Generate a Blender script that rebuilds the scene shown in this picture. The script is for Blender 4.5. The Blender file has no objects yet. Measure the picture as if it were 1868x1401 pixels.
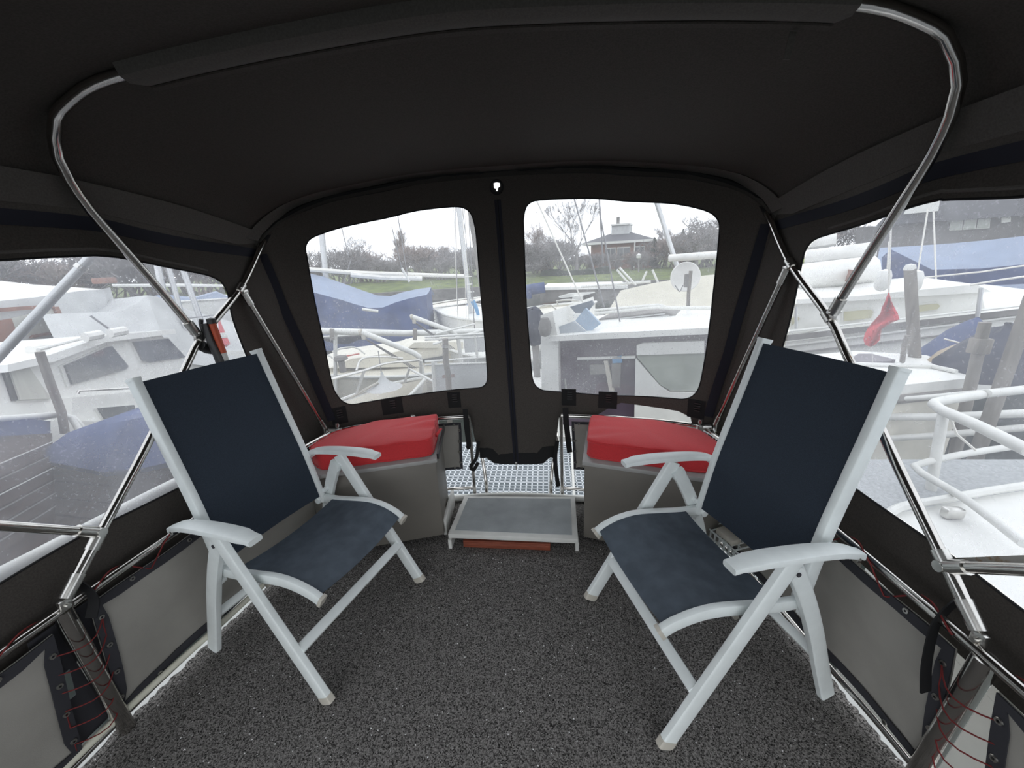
import bpy, bmesh, math, random
from mathutils import Vector, Matrix
from mathutils.geometry import delaunay_2d_cdt

SC = bpy.context.scene
COL = SC.collection
random.seed(7)
R = math.radians

# ------------------------------------------------------------------ camera, sky, exposure
FPX, PITCH, ROLL, YAW = 709.0, R(17.684), R(-2.758), R(5.5)
CAM = Vector((0.207, 0.0, 1.478))
cd = bpy.data.cameras.new('camera')
cam = bpy.data.objects.new('camera', cd)
COL.objects.link(cam)
_fw = Vector((0, math.cos(PITCH), -math.sin(PITCH)))
_rt = Vector((1, 0, 0))
_up = _rt.cross(_fw)
_r2 = math.cos(ROLL) * _rt + math.sin(ROLL) * _up
_u2 = -math.sin(ROLL) * _rt + math.cos(ROLL) * _up
_yaw = Matrix.Rotation(YAW, 3, 'Z')
FW, RT, UP = _yaw @ _fw, _yaw @ _r2, _yaw @ _u2
cam.matrix_world = Matrix(((RT.x, UP.x, -FW.x, CAM.x), (RT.y, UP.y, -FW.y, CAM.y),
                           (RT.z, UP.z, -FW.z, CAM.z), (0, 0, 0, 1)))
cd.sensor_fit = 'HORIZONTAL'
cd.sensor_width = 36.0
cd.lens = FPX / 1868.0 * 36.0
cd.clip_start = 0.02
cd.clip_end = 600
SC.camera = cam

world = bpy.data.worlds.new('overcast_sky')
SC.world = world
world.use_nodes = True
wn = world.node_tree
wn.nodes['Background'].inputs[0].default_value = (0.93, 0.965, 1.0, 1)
wn.nodes['Background'].inputs[1].default_value = 1.0

SC.view_settings.view_transform = 'Standard'
SC.view_settings.look = 'None'
SC.view_settings.exposure = 1.08
SC.view_settings.gamma = 1.0
SC.view_settings.use_curve_mapping = False
SC.cycles.max_bounces = 10
SC.cycles.diffuse_bounces = 5
SC.cycles.transparent_max_bounces = 12
SC.cycles.sample_clamp_indirect = 4.0
SC.cycles.caustics_reflective = False
SC.cycles.caustics_refractive = False
SC.cycles.use_denoising = True


def at(px, py, D):
    """point seen at a pixel of the 1868 x 1401 frame, at horizontal distance D from the camera"""
    d = FW + RT * ((px - 934.0) / FPX) - UP * ((py - 700.5) / FPX)
    return CAM + d * (D / math.hypot(d.x, d.y))


def atz(px, py, z):
    d = FW + RT * ((px - 934.0) / FPX) - UP * ((py - 700.5) / FPX)
    return CAM + d * ((z - CAM.z) / d.z)


# ------------------------------------------------------------------ materials
MATS = {}


def mat(name, col, rough=0.6, metal=0.0, noise=0.0, scale=30.0, bump=0.0, bscale=None, col2=None, spec=0.5,
        sheen=0.0, detail=4.0, stretch=None, ramp=(0.35, 0.65)):
    if name in MATS:
        return MATS[name]
    m = bpy.data.materials.new(name)
    m.use_nodes = True
    nt = m.node_tree
    b = nt.nodes['Principled BSDF']
    b.inputs['Roughness'].default_value = rough
    b.inputs['Metallic'].default_value = metal
    b.inputs['Specular IOR Level'].default_value = spec
    if sheen:
        b.inputs['Sheen Weight'].default_value = sheen
    tc = nt.nodes.new('ShaderNodeTexCoord')
    src = tc.outputs['Object']
    if stretch:
        mp = nt.nodes.new('ShaderNodeMapping')
        mp.inputs['Scale'].default_value = stretch
        nt.links.new(src, mp.inputs[0])
        src = mp.outputs[0]
    n = nt.nodes.new('ShaderNodeTexNoise')
    n.inputs['Scale'].default_value = scale
    n.inputs['Detail'].default_value = detail
    nt.links.new(src, n.inputs['Vector'])
    cr = nt.nodes.new('ShaderNodeValToRGB')
    cr.color_ramp.elements[0].position = ramp[0]
    cr.color_ramp.elements[1].position = ramp[1]
    c = Vector(col)
    c2 = Vector(col2) if col2 else c * (1.0 - noise)
    cr.color_ramp.elements[0].color = (*c2, 1)
    cr.color_ramp.elements[1].color = (*c, 1)
    nt.links.new(n.outputs['Fac'], cr.inputs[0])
    nt.links.new(cr.outputs[0], b.inputs['Base Color'])
    if bump:
        n2 = nt.nodes.new('ShaderNodeTexNoise')
        n2.inputs['Scale'].default_value = bscale or scale
        n2.inputs['Detail'].default_value = 3
        nt.links.new(src, n2.inputs['Vector'])
        bp = nt.nodes.new('ShaderNodeBump')
        bp.inputs['Strength'].default_value = bump
        bp.inputs['Distance'].default_value = 0.01
        nt.links.new(n2.outputs['Fac'], bp.inputs['Height'])
        nt.links.new(bp.outputs[0], b.inputs['Normal'])
    MATS[name] = m
    return m


def vinyl(name, haze, tint, spots, clear=(0.75, 0.76, 0.78)):
    """clear plastic sheet, dusty and rain spotted: see-through share plus a scattering share"""
    m = bpy.data.materials.new(name)
    m.use_nodes = True
    nt = m.node_tree
    nt.nodes.remove(nt.nodes['Principled BSDF'])
    out = nt.nodes['Material Output']
    tr = nt.nodes.new('ShaderNodeBsdfTransparent')
    tr.inputs[0].default_value = (*clear, 1)
    tl = nt.nodes.new('ShaderNodeBsdfTranslucent')
    tl.inputs[0].default_value = (*tint, 1)
    gl = nt.nodes.new('ShaderNodeBsdfGlossy')
    gl.inputs['Roughness'].default_value = 0.08
    tc = nt.nodes.new('ShaderNodeTexCoord')
    n1 = nt.nodes.new('ShaderNodeTexNoise')
    n1.inputs['Scale'].default_value = 3.5
    n1.inputs['Detail'].default_value = 5
    n2 = nt.nodes.new('ShaderNodeTexNoise')
    n2.inputs['Scale'].default_value = 120.0
    n2.inputs['Detail'].default_value = 2
    for n in (n1, n2):
        nt.links.new(tc.outputs['Object'], n.inputs['Vector'])
    r1 = nt.nodes.new('ShaderNodeMapRange')
    r1.inputs[1].default_value, r1.inputs[2].default_value = 0.35, 0.7
    r1.inputs[3].default_value, r1.inputs[4].default_value = haze * 0.7, haze * 1.4
    nt.links.new(n1.outputs['Fac'], r1.inputs[0])
    r2 = nt.nodes.new('ShaderNodeMapRange')
    r2.inputs[1].default_value, r2.inputs[2].default_value = 0.58, 0.72
    r2.inputs[3].default_value, r2.inputs[4].default_value = 0.0, spots
    nt.links.new(n2.outputs['Fac'], r2.inputs[0])
    ad = nt.nodes.new('ShaderNodeMath')
    ad.operation = 'ADD'
    nt.links.new(r1.outputs[0], ad.inputs[0])
    nt.links.new(r2.outputs[0], ad.inputs[1])
    mx = nt.nodes.new('ShaderNodeMixShader')
    nt.links.new(ad.outputs[0], mx.inputs[0])
    nt.links.new(tr.outputs[0], mx.inputs[1])
    nt.links.new(tl.outputs[0], mx.inputs[2])
    mg = nt.nodes.new('ShaderNodeMixShader')
    mg.inputs[0].default_value = 0.03
    nt.links.new(mx.outputs[0], mg.inputs[1])
    nt.links.new(gl.outputs[0], mg.inputs[2])
    nt.links.new(mg.outputs[0], out.inputs[0])
    MATS[name] = m
    return m


CANVAS = mat('canvas_charcoal', (0.077, 0.069, 0.062), 0.85, noise=0.25, scale=220, bump=0.10, bscale=700, spec=0.2)
CANVAS2 = mat('canvas_facing', (0.125, 0.116, 0.108), 0.85, noise=0.2, scale=220, bump=0.10, bscale=700, spec=0.2)
BLACK = mat('black_webbing', (0.012, 0.012, 0.013), 0.7, spec=0.25)
NAVYZIP = mat('zipper_tape_navy', (0.010, 0.011, 0.020), 0.7, spec=0.3)
STEEL = mat('stainless_steel', (0.62, 0.60, 0.57), 0.16, metal=1.0, noise=0.12, scale=14)
CASTSTEEL = mat('stainless_cast', (0.66, 0.65, 0.62), 0.28, metal=1.0, noise=0.15, scale=40)
CARPET = mat('carpet_grey', (0.2, 0.2, 0.2), 0.95, bump=0.3, bscale=300, spec=0.1)
_nt = CARPET.node_tree
_b = _nt.nodes['Principled BSDF']
_vo = _nt.nodes.new('ShaderNodeTexVoronoi')      # each tuft has its own shade
_vo.inputs['Scale'].default_value = 300
_sx = _nt.nodes.new('ShaderNodeSeparateColor')
_rm = _nt.nodes.new('ShaderNodeValToRGB')
for _p, _c in ((0.0, 0.010), (0.45, 0.030), (0.8, 0.095), (1.0, 0.27)):
    _e = _rm.color_ramp.elements[0] if _p == 0 else _rm.color_ramp.elements[1] if _p == 1 else _rm.color_ramp.elements.new(_p)
    _e.position = _p
    _e.color = (_c, _c * .95, _c * .91, 1)
_tc = [n for n in _nt.nodes if n.type == 'TEX_COORD'][0]
_nt.links.new(_tc.outputs['Object'], _vo.inputs['Vector'])
_nt.links.new(_vo.outputs['Color'], _sx.inputs[0])
_nt.links.new(_sx.outputs[0], _rm.inputs[0])
_nt.links.new(_rm.outputs[0], _b.inputs['Base Color'])
DECK = mat('deck_white', (0.62, 0.63, 0.62), 0.5, noise=0.12, scale=9)
WPLASTIC = mat('chair_white', (0.80, 0.845, 0.84), 0.42, noise=0.05, scale=25)
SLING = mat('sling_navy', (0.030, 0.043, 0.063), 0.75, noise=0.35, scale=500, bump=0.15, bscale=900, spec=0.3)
SLING2 = mat('sling_navy_lit', (0.088, 0.110, 0.138), 0.75, noise=0.25, scale=18, bump=0.15, bscale=900, spec=0.3)  # lighter copy of the sling navy: light falling on the seat, put into colour
CAP = mat('foot_cap', (0.52, 0.49, 0.43), 0.6)
GREYBOX = mat('box_grey', (0.175, 0.162, 0.142), 0.5, noise=0.08, scale=6)
BOXLIP = mat('box_lip', (0.36, 0.36, 0.35), 0.4, noise=0.1, scale=15)
RED = mat('cushion_red', (0.60, 0.040, 0.046), 0.8, noise=0.10, scale=150, bump=0.08, bscale=500, spec=0.25, sheen=0.2)
NONSKID = mat('nonskid_grey', (0.40, 0.43, 0.44), 0.8, noise=0.22, scale=7, bump=0.2, bscale=260)
PAINTW = mat('paint_white', (0.72, 0.72, 0.69), 0.45, noise=0.10, scale=12)
CREAM = mat('pipe_cream', (0.70, 0.69, 0.58), 0.4, noise=0.06, scale=12)
WOODRED = mat('wood_redbrown', (0.25, 0.065, 0.035), 0.6, noise=0.3, scale=20, stretch=(1, 8, 8))
CLOTH = mat('spray_cloth', (0.37, 0.355, 0.325), 0.85, noise=0.15, scale=5, bump=0.08, bscale=500, spec=0.2)
HEM = mat('cloth_hem', (0.045, 0.045, 0.052), 0.8, spec=0.2)
CORD = mat('cord_red', (0.17, 0.028, 0.028), 0.7, spec=0.2)
CORDD = mat('cord_dark', (0.035, 0.018, 0.018), 0.7, spec=0.2)
GRATE = mat('grating_white', (0.66, 0.70, 0.74), 0.5, noise=0.08, scale=12)
RUBBER = mat('black_rubber', (0.015, 0.015, 0.016), 0.45)
ORANGE = mat('orange_red', (0.50, 0.075, 0.025), 0.5)
RUST = mat('vinyl_stained_tape', (0.52, 0.50, 0.46), 0.6, scale=30, col2=(0.33, 0.20, 0.10), ramp=(0.40, 0.50), detail=6)
VINYL_A = vinyl('vinyl_aft', 0.16, (0.88, 0.89, 0.93), 0.10)
VINYL_S = vinyl('vinyl_side', 0.19, (0.88, 0.89, 0.95), 0.07)


# ------------------------------------------------------------------ mesh helpers
def link(o, parent=None):
    COL.objects.link(o)
    if parent:
        o.parent = parent
    return o


def tag(o, label=None, cat=None, group=None, kind=None):
    if label:
        o['label'] = label
    if cat:
        o['category'] = cat
    if group:
        o['group'] = group
    if kind:
        o['kind'] = kind
    return o


def empty(name, loc=(0, 0, 0), rz=0.0, label=None, cat=None, group=None):
    o = bpy.data.objects.new(name, None)
    o.empty_display_size = 0.1
    o.location = loc
    o.rotation_euler = (0, 0, rz)
    link(o)
    return tag(o, label, cat, group)


def resample(pts, step):
    """Catmull-Rom through the points"""
    P = [Vector(p) for p in pts]
    if len(P) < 3:
        return P
    out = []
    for i in range(len(P) - 1):
        p0 = P[i - 1] if i else P[0] * 2 - P[1]
        p1, p2 = P[i], P[i + 1]
        p3 = P[i + 2] if i + 2 < len(P) else P[-1] * 2 - P[-2]
        n = max(1, int((p2 - p1).length / step))
        for k in range(n):
            t = k / n
            out.append(0.5 * ((2 * p1) + (p2 - p0) * t + (2 * p0 - 5 * p1 + 4 * p2 - p3) * t * t
                              + (3 * p1 - p0 - 3 * p2 + p3) * t ** 3))
    out.append(P[-1])
    return out


class MB:
    def __init__(self):
        self.v, self.f = [], []

    def add(self, vs, fs):
        o = len(self.v)
        self.v += [tuple(p) for p in vs]
        self.f += [tuple(i + o for i in f) for f in fs]
        return self

    def box(self, c, s, rot=None, ch=0.0):
        x, y, z = (q / 2.0 for q in s)
        M = rot.to_3x3() if rot is not None else Matrix.Identity(3)
        c = Vector(c)
        if ch <= 0:
            vs = [c + M @ Vector(p) for p in ((-x, -y, -z), (x, -y, -z), (x, y, -z), (-x, y, -z),
                                              (-x, -y, z), (x, -y, z), (x, y, z), (-x, y, z))]
            return self.add(vs, [(0, 3, 2, 1), (4, 5, 6, 7), (0, 1, 5, 4), (1, 2, 6, 5), (2, 3, 7, 6), (3, 0, 4, 7)])
        bm = bmesh.new()
        bmesh.ops.create_cube(bm, size=1.0)
        bmesh.ops.scale(bm, vec=(2 * x, 2 * y, 2 * z), verts=bm.verts)
        bmesh.ops.bevel(bm, geom=bm.edges[:], offset=ch, segments=2, profile=0.5, affect='EDGES')
        bm.verts.index_update()
        vs = [c + M @ v.co for v in bm.verts]
        fs = [[v.index for v in f.verts] for f in bm.faces]
        bm.free()
        return self.add(vs, fs)

    def tube(self, pts, r, seg=10, step=None, closed=False, caps=True, flat=None, r2=None):
        """round (or oval: flat = (a, b) half sizes, first axis kept near world X-side) tube along a path"""
        P = resample(pts, step) if step else [Vector(p) for p in pts]
        n = len(P)
        t0 = (P[1] - P[0]).normalized()
        ref = Vector((0, 0, 1)) if abs(t0.z) < 0.9 else Vector((0, 1, 0))
        if flat and len(flat) > 2:
            ref = Vector(flat[2])
        u = t0.cross(ref).normalized()
        vs, fs = [], []
        for i, p in enumerate(P):
            if closed:
                t = (P[(i + 1) % n] - P[i - 1]).normalized()
            elif i == 0:
                t = t0
            elif i == n - 1:
                t = (P[i] - P[i - 1]).normalized()
            else:
                t = ((P[i + 1] - p).normalized() + (p - P[i - 1]).normalized())
                t = t.normalized() if t.length > 1e-6 else t0
            u = (u - t * u.dot(t))
            u = u.normalized() if u.length > 1e-6 else t.orthogonal().normalized()
            w = t.cross(u)
            a, b = (flat[0], flat[1]) if flat else (r, r)
            if r2 is not None:
                k = 1 + (r2 / r - 1) * i / (n - 1)
                a, b = a * k, b * k
            for s in range(seg):
                g = 2 * math.pi * s / seg
                cx, cy = math.cos(g), math.sin(g)
                if flat:
                    e = 0.38
                    cx = math.copysign(abs(cx) ** e, cx)
                    cy = math.copysign(abs(cy) ** e, cy)
                vs.append(p + u * (cx * a) + w * (cy * b))
        m = n if closed else n - 1
        for i in range(m):
            j = (i + 1) % n
            for s in range(seg):
                q = (s + 1) % seg
                fs.append((i * seg + s, i * seg + q, j * seg + q, j * seg + s))
        if caps and not closed:
            fs.append(tuple(range(seg - 1, -1, -1)))
            fs.append(tuple((n - 1) * seg + s for s in range(seg)))
        return self.add(vs, fs)

    def cyl(self, a, b, r, seg=12, r2=None):
        return self.tube([a, b], r, seg, r2=r2)

    def lathe(self, prof, c=(0, 0, 0), seg=16, rot=None):
        """profile of (radius, height)"""
        M = rot.to_3x3() if rot is not None else Matrix.Identity(3)
        c = Vector(c)
        vs, fs = [], []
        n = len(prof)
        for s in range(seg):
            g = 2 * math.pi * s / seg
            for r, h in prof:
                vs.append(c + M @ Vector((r * math.cos(g), r * math.sin(g), h)))
        for s in range(seg):
            q = (s + 1) % seg
            for i in range(n - 1):
                fs.append((s * n + i, q * n + i, q * n + i + 1, s * n + i + 1))
        return self.add(vs, fs)

    def prism(self, poly, vec):
        """closed solid: a polygon of 3-D points pushed along vec"""
        n = len(poly)
        vec = Vector(vec)
        a = [Vector(p) for p in poly]
        vs = a + [p + vec for p in a]
        fs = [tuple(range(n - 1, -1, -1)), tuple(range(n, 2 * n))]
        fs += [(i, (i + 1) % n, n + (i + 1) % n, n + i) for i in range(n)]
        return self.add(vs, fs)

    def loft(self, rings, closed=True, caps=True):
        n = len(rings[0])
        vs = [p for r in rings for p in r]
        fs = []
        for i in range(len(rings) - 1):
            for k in range(n if closed else n - 1):
                q = (k + 1) % n
                fs.append((i * n + k, i * n + q, (i + 1) * n + q, (i + 1) * n + k))
        if caps and closed:
            fs.append(tuple(range(n - 1, -1, -1)))
            fs.append(tuple((len(rings) - 1) * n + k for k in range(n)))
        return self.add(vs, fs)

    def build(self, name, m, parent=None, smooth=True, angle=40, solid=0.0, bevel=0.0, fixn=True):
        me = bpy.data.meshes.new(name)
        me.from_pydata(self.v, [], self.f)
        bm = bmesh.new()
        bm.from_mesh(me)
        if bevel:
            ed = [e for e in bm.edges if len(e.link_faces) == 2 and e.calc_face_angle(0) > R(30)]
            bmesh.ops.bevel(bm, geom=ed, offset=bevel, segments=2, profile=0.5, affect='EDGES')
        if fixn:
            bmesh.ops.recalc_face_normals(bm, faces=bm.faces)
        if solid:
            bmesh.ops.solidify(bm, geom=bm.faces[:], thickness=solid)
        for f in bm.faces:
            f.smooth = smooth
        if smooth:
            for e in bm.edges:
                if len(e.link_faces) == 2 and e.calc_face_angle(0) > R(angle):
                    e.smooth = False
        bm.to_mesh(me)
        bm.free()
        me.materials.append(m)
        o = bpy.data.objects.new(name, me)
        link(o, parent)
        return o


def inside(p, poly):
    x, y = p
    c = False
    j = len(poly) - 1
    for i in range(len(poly)):
        xi, yi = poly[i]
        xj, yj = poly[j]
        if (yi > y) != (yj > y) and x < (xj - xi) * (y - yi) / (yj - yi) + xi:
            c = not c
        j = i
    return c


def round_poly(poly, n=4, r=0.35):
    """soften the corners of a coarse closed outline (Chaikin)"""
    P = [Vector(p) for p in poly]
    for _ in range(n):
        Q = []
        for i in range(len(P)):
            a, b = P[i], P[(i + 1) % len(P)]
            Q += [a.lerp(b, 0.25), a.lerp(b, 0.75)]
        P = Q
    return [tuple(p) for p in P]


def densify(poly, step):
    out = []
    for i in range(len(poly)):
        a, b = Vector(poly[i]), Vector(poly[(i + 1) % len(poly)])
        n = max(1, int((b - a).length / step))
        out += [tuple(a.lerp(b, k / n)) for k in range(n)]
    return out


def sheet(mb, outer, holes, step, f):
    """fabric sheet: outline and holes in its own flat pattern, f maps the pattern to 3-D"""
    vs, es = [], []
    for loop in [densify(outer, step)] + [densify(h, step) for h in holes]:
        o = len(vs)
        vs += [Vector(p) for p in loop]
        es += [(o + i, o + (i + 1) % len(loop)) for i in range(len(loop))]
    x0, x1 = min(p[0] for p in outer), max(p[0] for p in outer)
    y0, y1 = min(p[1] for p in outer), max(p[1] for p in outer)
    nx, ny = int((x1 - x0) / step), int((y1 - y0) / step)
    for i in range(1, nx):
        for j in range(1, ny):
            p = (x0 + (x1 - x0) * i / nx, y0 + (y1 - y0) * j / ny)
            if inside(p, outer) and not any(inside(p, h) for h in holes):
                if min((Vector(p) - v).length for v in vs[:len(es)]) > step * 0.4:
                    vs.append(Vector(p))
    V, E, Fc, *_ = delaunay_2d_cdt(vs, es, [], 0, 1e-6)
    keep = []
    for t in Fc:
        c = sum((V[i] for i in t), Vector((0, 0))) / len(t)
        if inside(c, outer) and not any(inside(c, h) for h in holes):
            keep.append(tuple(t))
    mb.add([f(p[0], p[1]) for p in V], keep)
    return mb


class Curve:
    """polyline looked up by its fraction of length"""

    def __init__(self, pts, step=0.03):
        self.p = resample(pts, step)
        self.d = [0.0]
        for a, b in zip(self.p, self.p[1:]):
            self.d.append(self.d[-1] + (b - a).length)
        self.L = self.d[-1]

    def __call__(self, t):
        s = t * self.L
        if s <= 0:
            return self.p[0] + (self.p[0] - self.p[1]).normalized() * (-s)
        if s >= self.L:
            return self.p[-1] + (self.p[-1] - self.p[-2]).normalized() * (s - self.L)
        lo, hi = 0, len(self.d) - 1
        while hi - lo > 1:
            m = (lo + hi) // 2
            if self.d[m] <= s:
                lo = m
            else:
                hi = m
        k = (s - self.d[lo]) / max(1e-9, self.d[hi] - self.d[lo])
        return self.p[lo].lerp(self.p[hi], k)


def mirror(pts):
    return [(-p[0], p[1], p[2]) for p in pts]


def copy_tree(o, parent=None):
    c = o.copy()
    COL.objects.link(c)
    c.parent = parent
    for ch in list(o.children):
        copy_tree(ch, c)
    return c


# ------------------------------------------------------------------ cockpit sole, side decks, hull
def outline(off):
    """plan of the round stern, offset outward"""
    half = [(1.30, -1.6), (1.285, 0.0), (1.262, 0.70), (1.235, 0.89), (1.205, 1.09), (1.165, 1.32), (1.11, 1.60), (1.02, 1.86),
            (0.86, 2.02), (0.62, 2.12), (0.40, 2.16), (0.0, 2.17)]
    out = []
    for i, (x, y) in enumerate(half):
        a = half[max(0, i - 1)]
        b = half[min(len(half) - 1, i + 1)]
        t = Vector((b[0] - a[0], b[1] - a[1])).normalized()
        n = Vector((t.y, -t.x))
        if i == len(half) - 1:
            n = Vector((0, 1))
        out.append((x + n.x * off, y + n.y * off))
    # the right-hand edge lies a little further in than the left-hand one
    k = lambda y: 0.045 * max(0, min(1, (2.1 - y) / .7))
    return [(x - k(y), y) for x, y in out] + [(-x, y) for x, y in out[-2::-1]]


def slab(name, poly, z0, z1, m, **k):
    return MB().prism([(x, y, z0) for x, y in poly], (0, 0, z1 - z0)).build(name, m, **k)


tag(slab('floor', outline(0.030), -0.012, 0.0, CARPET, smooth=False), kind='structure')
tag(slab('side_deck', outline(0.075), -0.06, -0.013, DECK, smooth=False), kind='structure')
tag(slab('hull', outline(0.06), -1.3, -0.061, mat('hull_white', (0.6, 0.6, 0.58), 0.4), smooth=True), kind='structure')
# rough fringe of the carpet edge: a thin irregular strip of pile
for s in (-1, 1):
    mb = MB()
    o = outline(0.034)
    pts = [Vector((x, y, 0.0)) for x, y in o if x * s > 0 and y < 1.75]
    if s < 0:
        pts = pts[::-1]
    pts = resample(pts, 0.012)
    rings = []
    for p in pts:
        j = random.uniform(-0.006, 0.008)
        rings.append([p + Vector((s * j, 0, 0.002)), p + Vector((s * (j + 0.010), 0, -0.011)), p + Vector((-s * 0.03, 0, -0.011)),
                      p + Vector((-s * 0.03, 0, 0.002))])
    mb.loft(rings).build('carpet_fringe', CARPET, bpy.data.objects['floor'])

# ------------------------------------------------------------------ canopy of charcoal canvas
AFT_TOP = [(0, 2.22, 1.89), (.42, 2.205, 1.875), (.62, 2.175, 1.845), (.85, 2.15, 1.818), (.98, 2.105, 1.78), (1.065, 2.065, 1.745),
           (1.145, 2.02, 1.70), (1.19, 1.96, 1.645), (1.215, 1.92, 1.60)]
AFT_BOT = [(0, 2.27, .6), (.32, 2.265, .6), (.6, 2.22, .6), (.85, 2.14, .6), (1.10, 2.03, .6)]
cT = Curve(mirror(AFT_TOP[::-1]) + AFT_TOP[1:])
cB = Curve(mirror(AFT_BOT[::-1]) + AFT_BOT[1:])


def aft(a, v):
    p = cB(a).lerp(cT(a), v)
    w = 0.006 * math.sin(a * 23 + v * 3) + 0.005 * math.sin(a * 9 - v * 11) + 0.004 * math.sin(v * 17 + a * 5)
    return p + Vector((0, w * 0.6, 0))


WIN2 = [(0.094, 0.855), (0.099, 0.875), (0.109, 0.889), (0.128, 0.894), (0.192, 0.896), (0.306, 0.905), (0.396, 0.904), (0.416, 0.898), (0.429, 0.88), (0.435, 0.852),
        (0.438, 0.787), (0.434, 0.233), (0.432, 0.15), (0.423, 0.117), (0.404, 0.103), (0.238, 0.09), (0.078, 0.085), (0.056, 0.11), (0.047, 0.162), (0.047, 0.223), (0.066, 0.505)]
WIN3 = [(0.536, 0.83), (0.540, 0.875), (0.547, 0.895), (0.56, 0.906), (0.624, 0.91), (0.712, 0.911), (0.796, 0.909), (0.866, 0.904), (0.886, 0.895), (0.898, 0.876), (0.903, 0.85),
        (0.928, 0.54), (0.948, 0.21), (0.948, 0.147), (0.938, 0.105), (0.916, 0.085), (0.734, 0.068), (0.584, 0.082), (0.558, 0.108), (0.548, 0.16), (0.538, 0.48)]


def smooth_loop(poly, n=5):
    """closed Catmull-Rom through a coarse outline"""
    P = [Vector(p) for p in poly]
    out = []
    for i in range(len(P)):
        p0, p1, p2, p3 = P[i - 1], P[i], P[(i + 1) % len(P)], P[(i + 2) % len(P)]
        d = 0.5 if (p2 - p1).length > 0.1 else 1.0
        m1, m2 = (p2 - p0) * 0.5 * d, (p3 - p1) * 0.5 * d
        L = (p2 - p1).length
        for m in (m1, m2):
            if m.length > L:
                m *= L / m.length
        for k in range(n):
            t = k / n
            q = p1 * (2 * t ** 3 - 3 * t * t + 1) + m1 * (t ** 3 - 2 * t * t + t) + p2 * (-2 * t ** 3 + 3 * t * t) + m2 * (t ** 3 - t * t)
            out.append((q.x, q.y))
    return out


W2, W3 = smooth_loop(WIN2), smooth_loop(WIN3)
hem_pts = [(-.014, -0.05), (.10, -.05), (.16, -.045), (.30, -.045), (.372, -.05), (.376, -.17), (.386, -.25), (.411, -.30), (.49, -.315),
           (.581, -.31), (.609, -.27), (.617, -.17), (.622, -.06), (.66, -.05), (.72, -.045), (.75, .0), (.78, .035), (.84, .028), (.92, .022), (.95, .0), (.96, -.05), (1.014, -.05)]
aft_outer = hem_pts + [(1.014, 1.0)] + [(a / 30.0, 1.0) for a in range(29, 0, -1)] + [(-.014, 1.0)]
GAP = [(.481, .960), (.481, .978), (.487, .980), (.4925, .977), (.4925, .964), (.489, .960), (.488, .948), (.485, .948), (.4845, .958)]
wa = sheet(MB(), aft_outer, [W2, W3, GAP], 0.03, aft).build('wall_aft', CANVAS, solid=0.004)
tag(wa, kind='structure')
for nm, W in (('window_2', W2), ('window_3', W3)):
    # pane set a little outside the canvas so that the cut edge shows
    mb = sheet(MB(), W, [], 0.04, lambda a, v: aft(a, v) + Vector((0, 0.006, 0)))
    tag(mb.build(nm, VINYL_A, fixn=False), kind='structure')
    loop = [aft(a, v) + Vector((0, -0.003, 0)) for a, v in W]
    MB().tube(loop, 0.0035, 6, closed=True).build('window_binding', BLACK, wa)


def band(name, path, w, th, m, parent, normal):
    """flat strip of tape along a path, w wide, th thick"""
    P = resample(path, 0.03)
    nrm = Vector(normal).normalized()
    rings = []
    for i, p in enumerate(P):
        t = (P[min(i + 1, len(P) - 1)] - P[max(i - 1, 0)]).normalized()
        s = t.cross(nrm).normalized() * w / 2
        d = nrm * th
        rings.append([p - s, p + s, p + s + d, p - s + d])
    return MB().loft(rings).build(name, m, parent)


inw = Vector((0, -1, 0))
# middle zipper, corner zippers
zp = [aft(.4865 + (.496 - .4865) * k / 20, .915 - 1.23 * k / 20) + inw * 0.006 for k in range(21)]
MB().tube([aft(.4865 + .011 * math.cos(g), .962 + .024 * math.sin(g)) + inw * 0.008 for g in [R(18 * k) for k in range(20)]], .006, 6, closed=True).build('gusset', BLACK, wa)
zipm = band('zipper_tape', zp, 0.034, 0.003, NAVYZIP, wa, inw)
MB().tube([p + inw * 0.005 for p in zp], 0.0035, 6).build('zipper_teeth', BLACK, zipm)
e = zp[-1]
MB().box(e + Vector((0, -0.014, 0.01)), (0.012, 0.008, 0.02), ch=0.002).tube([e + Vector((0, -0.02, 0.0)), e + Vector((0.001, -0.022, -0.03))], 0.005, 8, flat=(0.005, 0.0015)).build(
    'zipper_pull', CASTSTEEL, zipm)
for s, a0, a1 in ((-1, .006, .012), (1, .985, .988)):
    zc = [aft(a0 + (a1 - a0) * k / 16, .95 - .93 * k / 16) + Vector((-s * 0.006, -0.006, 0)) for k in range(17)]
    band('zipper_tape', zc, 0.045, 0.003, NAVYZIP, wa, Vector((-s * 0.5, -0.85, 0)))
# bottom hem patches with buckles
for a, v, w in ((.17, .055, .085), (.335, .055, .055), (.645, .06, .06), (.745, .055, .075), (.035, .05, .06), (.955, .06, .06)):
    c = aft(a, v) + inw * 0.006
    tdir = (aft(a + .01, v) - aft(a - .01, v)).normalized()
    up_ = Vector((0, 0, 1))
    n_ = tdir.cross(up_)
    M = Matrix((tdir, n_, up_)).transposed()
    pt = MB().box(c + Vector((0, 0, -.012)), (w * 1.45, 0.004, 0.105), M).build('reinforcing_patch', BLACK, wa)
    mb = MB()
    for k in range(4):
        mb.box(c + M @ Vector((0.005, -0.008 if n_.y > 0 else 0.008, 0.024 - 0.014 * k)), (0.030, 0.008, 0.007), M)
    mb.build('ladder_buckle', RUBBER, pt)
# darker lower border of the flap
fl = [aft(.385 + .235 * k / 14, -.285 if 0.2 < k / 14 < 0.8 else -.25) + inw * 0.005 for k in range(15)]
band('hem_border', fl, 0.085, 0.002, BLACK, wa, inw)

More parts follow.
